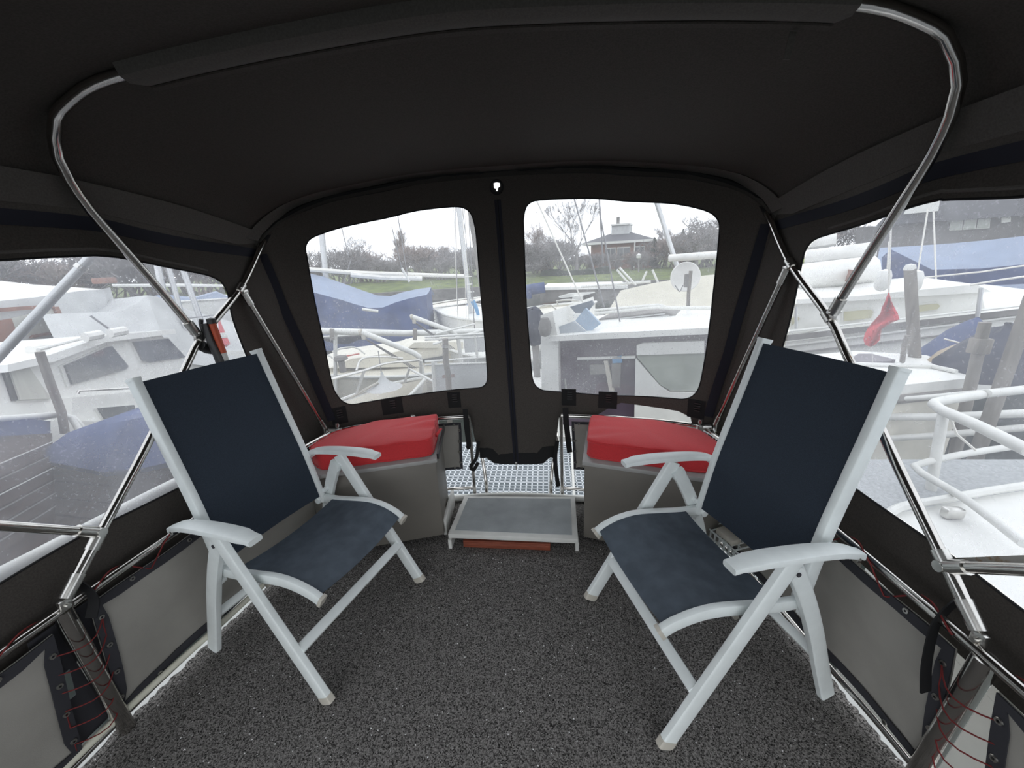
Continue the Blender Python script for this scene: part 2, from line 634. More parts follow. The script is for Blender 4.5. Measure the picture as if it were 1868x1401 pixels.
# side walls
SIDE_TOP = [(1.215, 1.92, 1.60), (1.24, 1.46, 1.65), (1.24, 1.2, 1.69), (1.24, 1.0, 1.69), (1.24, -.75, 1.70)]
SIDE_BOT = [(1.10, 2.03, .58), (1.17, 1.88, .58), (1.25, 1.3, .58), (1.275, .75, .58), (1.295, -.75, .58)]


def side_fn(s):
    cTs, cBs = Curve([(s * x, y, z) for x, y, z in SIDE_TOP]), Curve([(s * x, y, z) for x, y, z in SIDE_BOT])

    def f(a, v):
        w = 0.006 * math.sin(a * 31 + v * 4) + 0.004 * math.sin(v * 15 - a * 12)
        return cBs(a).lerp(cTs(a), v) + Vector((s * w, 0, 0))
    return f


WIN_SIDE = {-1: [(.80, .850), (.60, .856), (.45, .861), (.364, .865), (.33, .871), (.292, .875), (.236, .876), (.164, .863), (.122, .848), (.105, .825), (.101, .777), (.108, .672),
                 (.115, .31), (.120, .20), (.150, .105), (.208, .085), (.276, .089), (.392, .116), (.476, .117), (.60, .117), (.80, .117), (.83, .17), (.84, .5), (.83, .80)],
            1: [(.80, .872), (.60, .876), (.45, .878), (.35, .881), (.292, .894), (.256, .897), (.184, .891), (.116, .882), (.099, .869), (.093, .835), (.096, .755),
                (.102, .545), (.107, .407), (.118, .20), (.150, .10), (.208, .088), (.284, .09), (.378, .089), (.456, .074), (.60, .074), (.80, .074), (.83, .13), (.84, .5), (.83, .82)]}
for s, nm, wnm in ((-1, 'wall_left', 'window_1'), (1, 'wall_right', 'window_4')):
    f = side_fn(s)
    W = smooth_loop(WIN_SIDE[s])
    outer = [(k / 20, -0.13) for k in range(21)] + [(1.0, 1.05)] + [(k / 20, 1.05) for k in range(19, -1, -1)]
    wo = sheet(MB(), outer, [W], 0.04, f).build(nm, CANVAS, solid=0.004)
    tag(wo, kind='structure')
    tag(sheet(MB(), W, [], 0.05, lambda a, v: f(a, v) + Vector((s * 0.006, 0, 0))).build(wnm, VINYL_S, fixn=False), kind='structure')
    MB().tube([f(a, v) + Vector((-s * 0.003, 0, 0)) for a, v in W], 0.0035, 6, closed=True).build('window_binding', BLACK, wo)
    # soft piping just above the pane
    pp = [f(a, v) + Vector((-s * 0.004, 0, 0.02)) for a, v in sorted(W) if v > 0.84 and .118 < a < .8]
    MB().tube(pp, 0.005, 6).build('window_piping', CANVAS2, wo)
    zt = [f(k / 20, 0.965) + Vector((-s * 0.006, 0, 0)) for k in range(21)]
    band('zipper_tape', zt, 0.042, 0.003, NAVYZIP, wo, (-s, 0, 0))

# roof
B2_HALF = [(0, 1.015, 1.988), (.2, 1.02, 1.984), (.47, 1.03, 1.972), (.7, 1.038, 1.956), (.873, 1.043, 1.937), (.98, 1.058, 1.912),
           (1.05, 1.072, 1.886), (1.103, 1.095, 1.849), (1.14, 1.117, 1.81), (1.165, 1.147, 1.757), (1.182, 1.19, 1.684)]
B3_HALF = [(0, 2.28, 1.938), (.45, 2.272, 1.93), (.88, 2.215, 1.868), (1.08, 2.15, 1.81), (1.16, 2.08, 1.75), (1.205, 2.0, 1.68), (1.225, 1.92, 1.605)]


def both(h):
    return mirror(h[::-1]) + h[1:]


roof_off = Vector((0, 0, 0.018))
c2 = Curve([Vector(p) + Vector((0.035 * (1 if p[0] > 0 else -1) if abs(p[0]) > 1.1 else 0.02 * (1 if p[0] > 0 else -1) if abs(p[0]) > 1 else 0, 0, 0.016)) for p in both(B2_HALF)])
c3 = Curve([Vector(p) for p in both(B3_HALF)])
c1 = Curve([Vector((p[0] * 1.03, -.75, p[2] + 0.02)) for p in both(B2_HALF)])
NU = 48
rings = []
for k in range(17):
    t = k / 16
    sag = -0.022 * math.sin(math.pi * t)
    rings.append([c1(u / NU).lerp(c2(u / NU), t) + Vector((0, 0, sag * (1 - abs(2 * u / NU - 1) ** 3))) for u in range(NU + 1)])
for k in range(1, 15):
    t = k / 14
    sag = -0.03 * math.sin(math.pi * t)
    rings.append([c2(u / NU).lerp(c3(u / NU), t) + Vector((0, 0, sag * (1 - abs(2 * u / NU - 1) ** 3))) for u in range(NU + 1)])
ceil = MB().loft(rings, closed=False).build('ceiling', CANVAS, solid=0.004)
tag(ceil, kind='structure')
# lighter facing strips above the side zippers
for s in (-1, 1):
    top = []
    bot = []
    for r in rings:
        e0 = r[-1] if s > 0 else r[0]
        e1 = r[-4] if s > 0 else r[3]
        d = (e1 - e0).normalized()
        n_ = Vector((-s, 0, -0.25)).normalized()
        bot.append(e0 + n_ * 0.006 - Vector((0, 0, 0.012)))
        top.append(e0 + d * 0.085 + n_ * 0.006)
    rr = [[b, t, t + Vector((-s * 0.003, 0, -0.001)), b + Vector((-s * 0.003, 0, 0))] for b, t in zip(bot, top)]
    MB().loft(rr).build('facing_strip', CANVAS2, ceil)
# pocket of the aft bow, in two layers with a wavy seam
pk1, pk2 = [], []
for k in range(61):
    u = 0.012 + 0.976 * k / 60
    p, q = c3(u), cT(u)
    f_ = (c2(u) - p).normalized()
    n_ = (Vector((0, 1.3, 1.3)) - p).normalized()
    w = 0.004 * math.sin(k * 0.9) + 0.003 * math.sin(k * 2.3)
    pk1.append([p + f_ * .085 + n_ * .016, p + f_ * (.014 + w) + n_ * .036, p + f_ * (.008 + w) + n_ * .016, p + f_ * .08 + n_ * .002])
    pk2.append([p + f_ * (.004 + w) + n_ * .028, p.lerp(q, .30) + n_ * .036, p.lerp(q, .70) + n_ * .026, p.lerp(q, .64) + n_ * .006, p + n_ * .004])
MB().loft(pk1).build('bow_pocket', CANVAS2, ceil)
MB().loft(pk2).build('bow_pocket', CANVAS2, ceil)
# black tube standing in for shade in the gap between pocket and aft wall
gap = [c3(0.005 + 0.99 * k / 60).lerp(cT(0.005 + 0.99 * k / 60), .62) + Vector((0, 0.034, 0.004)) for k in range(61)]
MB().tube(gap, 0.036, 8).build('gap_shade', BLACK, ceil)
# pocket around the forward bow with its zipper
b2 = Curve(both(B2_HALF))
ua, ub = 0.205, 0.815
rr, zr = [], []
for k in range(41):
    u = ua + (ub - ua) * k / 40
    p = b2(u)
    rr.append([p + Vector((0, -0.028, 0.014)), p + Vector((0, -0.018, -0.012)), p + Vector((0, 0.004, -0.019)), p + Vector((0, 0.04, -0.010)),
               p + Vector((0, 0.085, 0.002)), p + Vector((0, 0.12, 0.010)), p + Vector((0, 0.10, 0.018)), p + Vector((0, 0.0, 0.022))])
    zr.append(p + Vector((0, 0.072, -0.006)))
pk = MB().loft(rr).build('bow_pocket', CANVAS2, ceil)
zt = MB().tube(zr, 0.006, 6, flat=(0.012, 0.003)).build('pocket_zipper', CANVAS, pk)
e = b2(0.80) + Vector((-0.03, 0.085, -0.008))
MB().tube([e, e + Vector((-0.005, 0.004, -0.05))], 0.008, 8, flat=(0.008, 0.002)).build('zipper_pull', CANVAS2, pk)

# ------------------------------------------------------------------ canopy frame
TR = 0.0135


def clamp(mb, p, d, r=0.018, L=0.045):
    d = Vector(d).normalized()
    mb.tube([Vector(p) - d * L / 2, Vector(p) + d * L / 2], r, 12)


MAIN = [(1.205, .785, .605), (1.2, 1.02, .82), (1.2, 1.14, .93), (1.2, 1.35, 1.13), (1.2, 1.465, 1.235), (1.197, 1.735, 1.41), (1.19, 1.92, 1.59)]
aft_bow = empty('canopy_bow', (0, 1.9, 1.6), label='stainless aft canopy bow rising from the side rails into the corner pockets', cat='canopy frame')


def local(o, pts):
    return [Vector(p) - o.location for p in pts]


full = MAIN + [tuple(c3(u).lerp(cT(u), .30) + Vector((-.006, .034, 0.004))) for u in (.965, .94, .91, .88, .84, .78, .70, .60)] + [tuple(c3(.5).lerp(cT(.5), .30) + Vector((0, .034, 0.004)))]
MB().tube(local(aft_bow, full + mirror(full[:-1])[::-1]), TR, 12, step=0.04).build('bow_tube', STEEL, aft_bow)
for s in (-1, 1):
    m_ = [Vector((s * x, y, z)) - aft_bow.location for x, y, z in MAIN]
    mb = MB()
    dd = (m_[1] - m_[0]).normalized()
    mb.tube([m_[0] - dd * 0.01, m_[0] + dd * 0.055], 0.0175, 12)
    mb.box(m_[0] - dd * 0.018 + Vector((0, 0, -0.01)), (0.014, 0.03, 0.035), ch=0.003)
    mb.cyl(m_[0] - dd * 0.02 + Vector((-0.016, 0, -0.012)), m_[0] - dd * 0.02 + Vector((0.016, 0, -0.012)), 0.006)
    mb.build('deck_hinge', CASTSTEEL, aft_bow)
    for i, off in ((4, 0.0), (5, 0.0), (1, -0.16)):
        p = m_[i] if off == 0 else m_[1].lerp(m_[0], 0.55)
        d = (m_[min(i + 1, 6)] - m_[i - 1]).normalized()
        mb = MB()
        clamp(mb, p, d)
        off or mb.box(p + Vector((-s * 0.004, -0.022, 0.012)) if i != 5 else p + Vector((-s * 0.012, 0.012, -0.02)), (0.012, 0.03, 0.028), ch=0.003)
        mb.build('slide_clamp', CASTSTEEL, aft_bow)
    # bright lower sleeve of the telescoping leg
    MB().tube([m_[0].lerp(m_[1], .12), m_[0].lerp(m_[1], .52)], 0.0155, 12).build('leg_sleeve', STEEL, aft_bow)

fwd_bow = empty('canopy_bow', (0, 1.4, 1.3), label='stainless forward canopy bow curving overhead into the zipped roof pocket', cat='canopy frame')
h2 = [(1.197, 1.44, 1.262), (1.193, 1.36, 1.405), (1.188, 1.255, 1.58)] + B2_HALF[::-1]
MB().tube(local(fwd_bow, h2 + mirror(h2[:-1])[::-1]), TR, 12, step=0.035).build('bow_tube', STEEL, fwd_bow)
for s in (-1, 1):
    p = Vector((s * 1.197, 1.44, 1.262)) - fwd_bow.location
    d = Vector((s * -.005, -.075, .14)).normalized()
    mb = MB()
    mb.tube([p - d * 0.012, p + d * 0.05], 0.018, 12)
    mb.cyl(p + Vector((-.022, 0.0, -.006)), p + Vector((.022, 0.0, -.006)), 0.006)
    mb.build('end_fitting', CASTSTEEL, fwd_bow)

for s, side in ((-1, 'port'), (1, 'starboard')):
    near = 'left chair'
    a, b = Vector((s * 1.185, 1.735, 1.39)), Vector((s * 1.095, 1.985, .60))
    br = empty('brace_tube', b, label=('stainless brace running down to the rail corner behind the seat box with folded-corner cushion' if s < 0 else
                                        'stainless brace running down to the rail corner behind the smooth red cushion'), cat='brace')
    MB().tube(local(br, [b, a]), 0.0115, 12).build('brace_pole', STEEL, br)
    mb = MB()
    d = (a - b).normalized()
    mb.tube(local(br, [a - d * 0.06, a - d * 0.0]), 0.0155, 12)
    mb.box(a - b + d * 0.012, (0.010, 0.02, 0.03), ch=0.002)
    mb.build('end_fitting', CASTSTEEL, br)
    mb = MB()
    mb.tube([d * -0.01, d * 0.05], 0.0145, 12)
    mb.box((0, 0, -0.02), (0.014, 0.03, 0.05), ch=0.003)
    mb.build('end_fitting', CASTSTEEL, br)
    # strut running forward at knee height
    p0 = Vector((s * 1.2, .905, .728)) if s < 0 else Vector((s * 1.2, .882, .688))
    p1 = Vector((s * 1.205, .0, 1.55 if s < 0 else 1.45))
    st = empty('strut_tube', p0, label=('stainless strut running forward across the window with the timber-hulled boat outside' if s < 0 else
                                        'stainless strut running forward across the window with the red pennant outside'), cat='brace')
    MB().tube(local(st, [p0, p1]), TR, 12).build('strut_pole', STEEL, st)
    d = (p1 - p0).normalized()
    mb = MB()
    mb.tube([d * 0.01, d * 0.06], 0.0175, 12)
    mb.lathe([(0, -.018), (.014, -.018), (.014, .018), (0, .018)], (0, 0, 0), 12, Matrix.Rotation(R(90), 3, 'Y'))
    mb.build('end_fitting', CASTSTEEL, st)

# ------------------------------------------------------------------ guard rails
RAIL = [(1.25, -1.4, .56), (1.235, 0.0, .56), (1.215, .72, .56), (1.185, 1.19, .56), (1.14, 1.62, .56), (1.095, 1.88, .56), (1.03, 2.03, .56), (.85, 2.11, .56),
        (.6, 2.17, .56), (.45, 2.195, .56), (.285, 2.215, .56)]
rail_c = Curve(RAIL)
LOWR = [(1.30, -1.4, .055), (1.285, 0.0, .055), (1.265, .72, .055), (1.215, 1.10, .055), (1.17, 1.40, .055), (1.115, 1.66, .055), (1.04, 1.88, .055), (.90, 2.04, .055),
        (.62, 2.15, .055), (.45, 2.19, .055), (.30, 2.21, .055)]
low_c = Curve(LOWR)
for s in (-1, 1):
    g = empty('guard_rail', (s * 1.2, .8, 0), label=('stainless guard rail around the cockpit side with the cream pipe at floor level' if s < 0 else
                                                    'stainless guard rail around the cockpit side with the dangling black strap'), cat='railing')
    dxr, dxl = (.010, .0) if s < 0 else (-.018, -.035)
    MB().tube([Vector((s * (x + dxr * (y < 1.9)), y, z)) - g.location for x, y, z in RAIL], 0.0135, 12, step=0.05).build('top_rail', STEEL, g)
    MB().tube([Vector((s * (x + dxl * (y < 1.9)), y, z)) - g.location for x, y, z in LOWR], 0.010, 10, step=0.05).build('lower_rail', STEEL, g)
    for (x, y, x2, y2) in ((1.215, .77, 1.262, .80), (1.185, -0.4, 1.285, -0.4), (1.075, 1.93, 1.06, 1.86), (.285, 2.215, .288, 2.205)):
        if s > 0 and y > .7 and y < .8:
            y, y2 = .74, .80
        a, b = Vector((s * (x + dxr * (y < 1.9)), y, .56)), Vector((s * (x2 + dxl * (y < 1.9)), y2, -.012))
        MB().tube([a - g.location, b - g.location], (0.024 if .5 < y < 1 else 0.0125) if x > .3 else 0.011, 14).lathe([(0, .012), (.03, .010), (.032, 0), (0, 0)], b - g.location, 14).build('stanchion', STEEL, g)

lo = [Vector((-(x - .012), y, .082)) for x, y, z in LOWR if y < 1.5]
pipe = MB().tube([Vector((-1.30, .40, .06)), Vector((-1.277, .657, .07)), Vector((-1.238, .909, .07)), Vector((-1.199, 1.092, .07)), Vector((-1.155, 1.33, .07)), Vector((-1.12, 1.5, .07))],
                 0.0125, 12, step=0.05).build('conduit_pipe', CREAM)
tag(pipe, 'cream plastic pipe lying along the floor edge beside the laced cloth panels', 'pipe')

# ------------------------------------------------------------------ grey spray cloths laced to the rails


def arc_panel(s, t0, t1, z0, z1, n=14, off=0.0, wob=0.004, sk0=0.0, sk1=0.0):
    """follows the rails between two stanchions: rows of points from bottom to top"""
    rows = []
    for j in range(7):
        v = j / 6
        z = z0 + (z1 - z0) * v
        row = []
        for i in range(n + 1):
            t = t0 + sk0 * (1 - v) + (t1 + sk1 * (1 - v) - t0 - sk0 * (1 - v)) * i / n
            a, b = low_c(t), rail_c(t)
            p = a.lerp(b, (z - .055) / (.56 - .055))
            w = wob * (math.sin(i * 1.3 + v * 4) + math.sin(v * 5 - i * .7)) + off
            dx = (.008 if s < 0 else -.026) * max(0, min(1, (2.0 - p.y) / .3))
            row.append(Vector((s * (p.x - w + dx), p.y, z)))
        rows.append(row)
    return rows


def spray_cloth(s, t0, t1, label, z0=.075, z1=.515, eyel=True, skw=(0, 0), lace=True, hemw=.034):
    rows = arc_panel(s, t0, t1, z0, z1, sk0=skw[0], sk1=skw[1])
    base = rows[0][0].lerp(rows[0][-1], .5)
    o = empty('spray_cloth', base, label=label, cat='cloth panel')
    MB().loft([[p - base for p in r] for r in rows], closed=False).build('cloth', CLOTH, o, solid=0.003)
    # dark hem all round, standing proud
    n = len(rows[0]) - 1
    ring = rows[0] + [r[-1] for r in rows[1:]] + rows[-1][-2::-1] + [r[0] for r in rows[-2:0:-1]]
    cen = sum(ring, Vector()) / len(ring)
    hem = []
    for i, p in enumerate(ring):
        row_in = p.lerp(cen, 0.0)
        hem.append(p)
    w = hemw
    nin = Vector((-s * 1.0, -0.15, 0)) if abs(cen.x) > 1.0 else Vector((0, -1, 0))
    rr = []
    L = len(hem)
    for i, p in enumerate(hem):
        t = (hem[(i + 1) % L] - hem[i - 1]).normalized()
        # inward direction inside the cloth
        d = (cen - p)
        d = (d - t * d.dot(t)).normalized()
        rr.append([p + nin * 0.002 - base, p + d * w + nin * 0.003 - base, p + d * w + nin * 0.006 - base, p + nin * 0.006 - base])
    rr.append(rr[0])
    MB().loft(rr, caps=False).build('hem', HEM, o)
    if eyel:
        ey = []
        for edge, cnt in ((rows[-1], 5), ([r[0] for r in rows], 4), ([r[-1] for r in rows], 4), (rows[0], 4)):
            c = Curve(edge)
            for k in range(cnt):
                p = c((k + .5) / cnt)
                d = (cen - p).normalized()
                ey.append(p + d * 0.016 + nin * 0.008)
        ring_me = None
        for p in ey:
            if ring_me is None:
                prof = [(.0035, 0), (.0035, .003), (.0075, .003), (.0085, 0)]
                rot = Vector((0, 0, 1)).rotation_difference(nin).to_matrix()
                e_ = MB().lathe(prof, (0, 0, 0), 10, rot).build('eyelet', CASTSTEEL, o)
                ring_me = e_.data
            else:
                e_ = bpy.data.objects.new('eyelet', ring_me)
                link(e_, o)
            e_.location = p - base
        if lace:
            # cord winding over the top rail and back through the eyelets
            path = []
            K = 40
            c = Curve(rows[-1])
            turns = 4.5
            for k in range(K * 4 + 1):
                u = k / (K * 4)
                g = u * turns * 2 * math.pi
                t = t0 + (t1 - t0) * u
                q = rail_c(t)
                q = Vector((s * (q.x + (.010 if s < 0 else -.018)), q.y, q.z))
                pc = c(u) + Vector((0, 0, -0.018)) + nin * 0.009
                # loop: around the rail for half, down to the cloth for the other half
                ph = (g / (2 * math.pi)) % 1.0
                if ph < .5:
                    aa = math.pi * (ph / .5) + math.pi * 0.0
                    path.append(q + nin * (math.cos(aa) * 0.017) + Vector((0, 0, math.sin(aa) * 0.017)))
                else:
                    h = abs(ph - .75) / .25
                    path.append(pc.lerp(q + nin * (0.017 if ph > .75 else -0.017), h))
            MB().tube([p - base for p in path], 0.0024, 5).build('lacing_cord', CORD, o)
    return o


def t_of_y(y):
    lo, hi = 0.0, 1.0
    for _ in range(40):
        m = (lo + hi) / 2
        if rail_c(m).y < y:
            lo = m
        else:
            hi = m
    return lo


def t_of_x(x):
    lo, hi = 0.4, 1.0
    for _ in range(40):
        m = (lo + hi) / 2
        if rail_c(m).x > x:
            lo = m
        else:
            hi = m
    return lo


spray_cloth(-1, t_of_y(-.35), t_of_y(.735), 'grey cloth panel laced with red cord beside the cream floor pipe, forward of the post')
spray_cloth(-1, t_of_y(.835), t_of_y(1.84), 'grey cloth panel laced to the rail behind the chair beside the cream floor pipe')
spray_cloth(-1, t_of_x(.66), t_of_x(.34), 'small grey eyeletted cloth panel beside the seat box with the rumpled cushion', z0=.20, z1=.525, lace=False, hemw=.016)
spray_cloth(1, t_of_y(-.35), t_of_y(.70), 'grey cloth panel with black hem forward of the post with the dangling strap')
spray_cloth(1, t_of_y(.80), t_of_y(1.84), 'creased grey cloth panel behind the chair beside the dangling black strap')
spray_cloth(1, t_of_x(.66), t_of_x(.35), 'small grey eyeletted cloth panel beside the seat box with the smooth cushion', z0=.20, z1=.525, lace=False, hemw=.016)

# clear vinyl flaps and cords lashing the cloths to the stanchions
for s in (-1, 1):
    y0, y1 = (.72, .85) if s < 0 else (.685, .815)
    ta, tb = t_of_y(y0), t_of_y(y1)
    path = []

    def lp_(t, z, inn):
        p = low_c(t).lerp(rail_c(t), (z - .055) / .505)
        return Vector((s * (p.x + (.008 if s < 0 else -.026) - inn), p.y, z))

    for k in range(6):
        z = .45 - .066 * k
        pair = (ta, tb) if k % 2 == 0 else (tb, ta)
        for u in range(7):
            g = u / 6
            path.append(lp_(pair[0] + (pair[1] - pair[0]) * g, z - .02 * math.sin(g * math.pi), .006 + .034 * math.sin(g * math.pi)))
        path.append(lp_(pair[1], z - .033, .004))
    o = MB().tube(path, 0.0020, 5).build('lashing_cord', CORD)
    tag(o, 'thin red cord laced across the rail post ' + ('beside the cream pipe' if s < 0 else 'below the dangling strap'), 'cord')

# dark clear-vinyl flap behind the left rail post, with two small tears
ta, tb = t_of_y(.70), t_of_y(.87)


def flap_fn(u, v):
    t = ta + (tb - ta) * u
    z = .07 + .45 * v
    p = low_c(t).lerp(rail_c(t), (z - .055) / .505)
    return Vector((-(p.x + .034), p.y, z))


fo_ = sheet(MB(), [(0, 0), (1, 0), (1, 1), (0, 1)], [[(.30, .40), (.40, .40), (.40, .62), (.30, .62)], [(.62, .42), (.74, .42), (.74, .68), (.62, .68)]], .12, flap_fn)
tag(fo_.build('vinyl_flap', HEM, solid=.002), 'dark vinyl flap with two small tears behind the laced rail post', 'flap')

# ------------------------------------------------------------------ stern: boxes, cushions, step, gate, grating
for s in (-1, 1):
    o = empty('seat_box', (s * .66, 1.9, 0), label=('grey storage box with turned-out top edge under the rumpled red cushion' if s < 0 else
                                                    'grey storage box under the smooth red cushion beside the step'), cat='storage box')
    zt = .515 if s < 0 else .50
    P = [(.385, 1.775), (.93, 1.615), (1.06, 1.70), (1.0, 1.90), (.80, 2.04), (.44, 2.11)]
    ring = [Vector((s * x, y, 0)) - o.location for x, y in P]
    MB().prism([p + Vector((0, 0, 0.03)) for p in ring], (0, 0, zt - 0.05)).build('box_body', GREYBOX, o, bevel=0.006)
    # plinth, set back
    MB().prism([Vector((s * x, y, 0)) - o.location for x, y in ((.43, 1.82), (.92, 1.67), (.98, 1.85), (.80, 2.0), (.48, 2.07))], (0, 0, 0.032)).build('plinth', HEM, o)
    lip = [Vector((s * x, y, zt - 0.022)) - o.location for x, y in [(.372, 1.757), (.94, 1.592), (1.075, 1.69), (1.012, 1.91), (.81, 2.052), (.43, 2.124)]]
    MB().prism(lip, (0, 0, 0.022)).build('top_rim', BOXLIP, o, bevel=0.003)
    if s < 0:
        # raised strip along the inner edge of the lid
        a, b = lip[0] + Vector((0.004, 0.01, 0.02)), lip[5] + Vector((0.004, 0, 0.02))
        MB().box((a + b) / 2 + Vector((0, 0, .012)), (0.010, (b - a).length, 0.03), Matrix.Rotation(math.atan2(-(b - a).x, (b - a).y), 3, 'Z')).build('lid_strip', RUBBER, o)


def cushion(s, label, rumple):
    """foam pad in a red cover: rounded slab following the box plan, crown on top, piped seams"""
    P = [(.40, 1.79), (.66, 1.715), (.935, 1.635), (1.03, 1.72), (.995, 1.91), (.82, 2.04), (.62, 2.09), (.455, 2.13), (.425, 1.96)]
    z0 = .516 if s < 0 else .501
    h = .098
    o = empty('seat_cushion', (s * .68, 1.88, z0), label=label, cat='cushion')
    loop = [Vector((x, y, 0)) for x, y in P]
    cen = sum(loop, Vector()) / len(loop)
    dens = []
    for i in range(len(loop)):
        for k in range(6):
            dens.append(loop[i].lerp(loop[(i + 1) % len(loop)], k / 6))
    # soften the plan corners
    for _ in range(1):
        dens = [dens[i] * .5 + (dens[i - 1] + dens[(i + 1) % len(dens)]) * .25 for i in range(len(dens))]
    prof = [(0.985, 0.0), (0.997, 0.006), (1.003, 0.3 * h), (1.0, h - 0.008), (0.994, h - 0.002), (0.97, h), (0.9, h + .003), (0.75, h + 0.006), (0.5, h + 0.008), (0.25, h + .009), (0.02, h + .009)]
    rings = []
    for k, z in prof:
        ring = []
        for i, p in enumerate(dens):
            q = cen + (p - cen) * k
            zz = z
            if z > h * .5:
                zz += 0.002 * math.sin(q.x * 40 + q.y * 13) * (k < .99)
                if rumple:
                    # the inner end is pulled into a tucked, sagging corner
                    g = max(0, 1 - abs(q.x - .43) / .22) * max(0, 1 - abs(q.y - 2.0) / .2)
                    zz += g * (0.014 - 0.010 * math.cos(q.y * 55 + q.x * 30))
                    g2 = max(0, 1 - abs(q.x - .98) / .2)
                    zz -= g2 * 0.012
                else:
                    g = max(0, 1 - abs(q.x - .45) / .18)
                    zz += g * 0.004 * math.sin(q.y * 60)
            if rumple and k > .98:
                q = q + (p - cen).normalized() * (0.003 * math.sin(i * 1.7 + z * 60))
            ring.append(Vector((s * q.x, q.y, zz + z0)) - o.location)
        rings.append(ring)
    MB().loft(rings).build('cover', RED, o, angle=60)
    for zz in (0.010, h - 0.010):
        pp = [Vector((s * (cen + (p - cen) * 1.003).x, (cen + (p - cen) * 1.003).y, zz + z0)) - o.location for p in dens]
        MB().tube(pp, 0.0028, 5, closed=True).build('piping', RED, o)
    if rumple:
        c0 = Vector((s * .415, 1.97, z0 + .055)) - o.location
        MB().tube([c0 + Vector((-s * -.0, -.05, .0)), c0 + Vector((s * -.012, 0, .012)), c0 + Vector((s * -.004, .06, -.01))], 0.010, 8, step=.01, r2=.004).build('tucked_fold', RED, o)
    return o


cushion(-1, 'rumpled red seat cushion with a tucked corner on a grey box', True)
cushion(1, 'smooth flat red seat cushion with squared corners on a grey box', False)

st = empty('boarding_step', (0, 1.88, 0), label='white framed step with worn grey non-slip top at the gate', cat='step')
corner = [(-.345, 1.715), (-.325, 2.07), (.36, 2.07), (.35, 1.69)]
fr = [Vector((x, y, .058)) - st.location for x, y in corner]
MB().prism(fr, (0, 0, .027)).build('step_board', PAINTW, st, bevel=0.003)
inn = [Vector((x, y, .0855)) - st.location for x, y in ((-.312, 1.745), (-.297, 2.045), (.332, 2.045), (.320, 1.722))]
MB().prism(inn, (0, 0, .002)).build('nonslip_pad', NONSKID, st)
MB().box((-.335, -.02, .03), (.018, .32, .056)).build('side_board', PAINTW, st)
MB().box((.345, -.02, .03), (.018, .32, .056)).build('side_board', PAINTW, st)
wb = empty('timber_batten', (-.03, 1.73, 0.002), label='red-brown varnished timber batten under the front of the white step', cat='plank')
MB().box((0, 0, .016), (.47, .05, .032), Matrix.Rotation(R(-1.5), 3, 'Z'), ch=.003).build('batten', WOODRED, wb)
MB().box((0, -.012, .036), (.47, .022, .012), Matrix.Rotation(R(-1.5), 3, 'Z'), ch=.002).build('batten_cap', WOODRED, wb)
# low white threshold behind the step
th = MB().tube([(-.46, 2.13, .02), (-.2, 2.165, .022), (.1, 2.17, .022), (.46, 2.14, .02)], .02, 10, step=.05).build('trim_1', PAINTW)
tag(th, kind='structure')
# white corner board beside the left box
cb = MB().box((-.40, 1.96, .05), (.02, .30, .10), Matrix.Rotation(R(4), 3, 'Z'), ch=.003).build('corner_board', PAINTW)
tag(cb, 'small white upright board between the step and the grey box', 'board')

# boarding ladder folded down beyond the gate
ld = empty('boarding_ladder', (0, 2.24, -.05), label='bent stainless boarding ladder beyond the gate opening', cat='ladder')
for s in (-1, 1):
    MB().tube([(s * .215, 0.0, .0), (s * .218, .02, .12), (s * .235, .06, .24), (s * .262, .10, .34), (s * .262, .14, .40), (s * .25, .24, .40)], .0125, 10, step=.03).build('side_rail', STEEL, ld)
MB().tube([(-.215, 0, .01), (.215, 0, .01)], .014, 10).build('rung', PAINTW, ld)

# swim platform of white moulded grating
gp = empty('swim_platform', (0, 2.55, -.09), label='white moulded grating platform outside the gate opening', cat='platform')
mb = MB()
x0, x1, y0, y1 = -1.25, 1.25, -.30, .55
nx, ny = 62, 21
for i in range(nx + 1):
    x = x0 + (x1 - x0) * i / nx
    mb.box((x, (y0 + y1) / 2, 0), (.009, y1 - y0, .025))
for j in range(ny + 1):
    y = y0 + (y1 - y0) * j / ny
    mb.box(((x0 + x1) / 2, y, 0), (x1 - x0, .009, .025))
mb.build('grating', GRATE, gp, smooth=False)
mb = MB()
mb.box((0, y1 + .02, -.01), (2.56, .03, .06), ch=.004).box((0, y0 - .02, -.01), (2.56, .03, .06), ch=.004)
mb.box((x0 - .02, .125, -.01), (.03, .88, .06), ch=.004).box((x1 + .02, .125, -.01), (.03, .88, .06), ch=.004)
mb.build('platform_frame', GRATE, gp)
MB().tube([(.37, -.3, .05), (.37, -.30, .02), (.40, .5, .02)], .010, 8).build('edge_rail', PAINTW, gp)

# straps hanging beside the gate and at the rails


def strap(name, pts, w, label, m=BLACK):
    P = resample(pts, .012)
    rr = []
    up_ = Vector((0.25, -1, 0)).normalized()
    for i, p in enumerate(P):
        t = (P[min(i + 1, len(P) - 1)] - P[max(i - 1, 0)]).normalized()
        sd = t.cross(up_)
        sd = sd.normalized() * w / 2 if sd.length > .05 else Vector((w / 2, 0, 0))
        n_ = sd.cross(t).normalized() * .0018
        rr.append([p - sd - n_, p + sd - n_, p + sd + n_, p - sd + n_])
    o = MB().loft(rr).build(name, m)
    tag(o, label, 'strap')
    return o


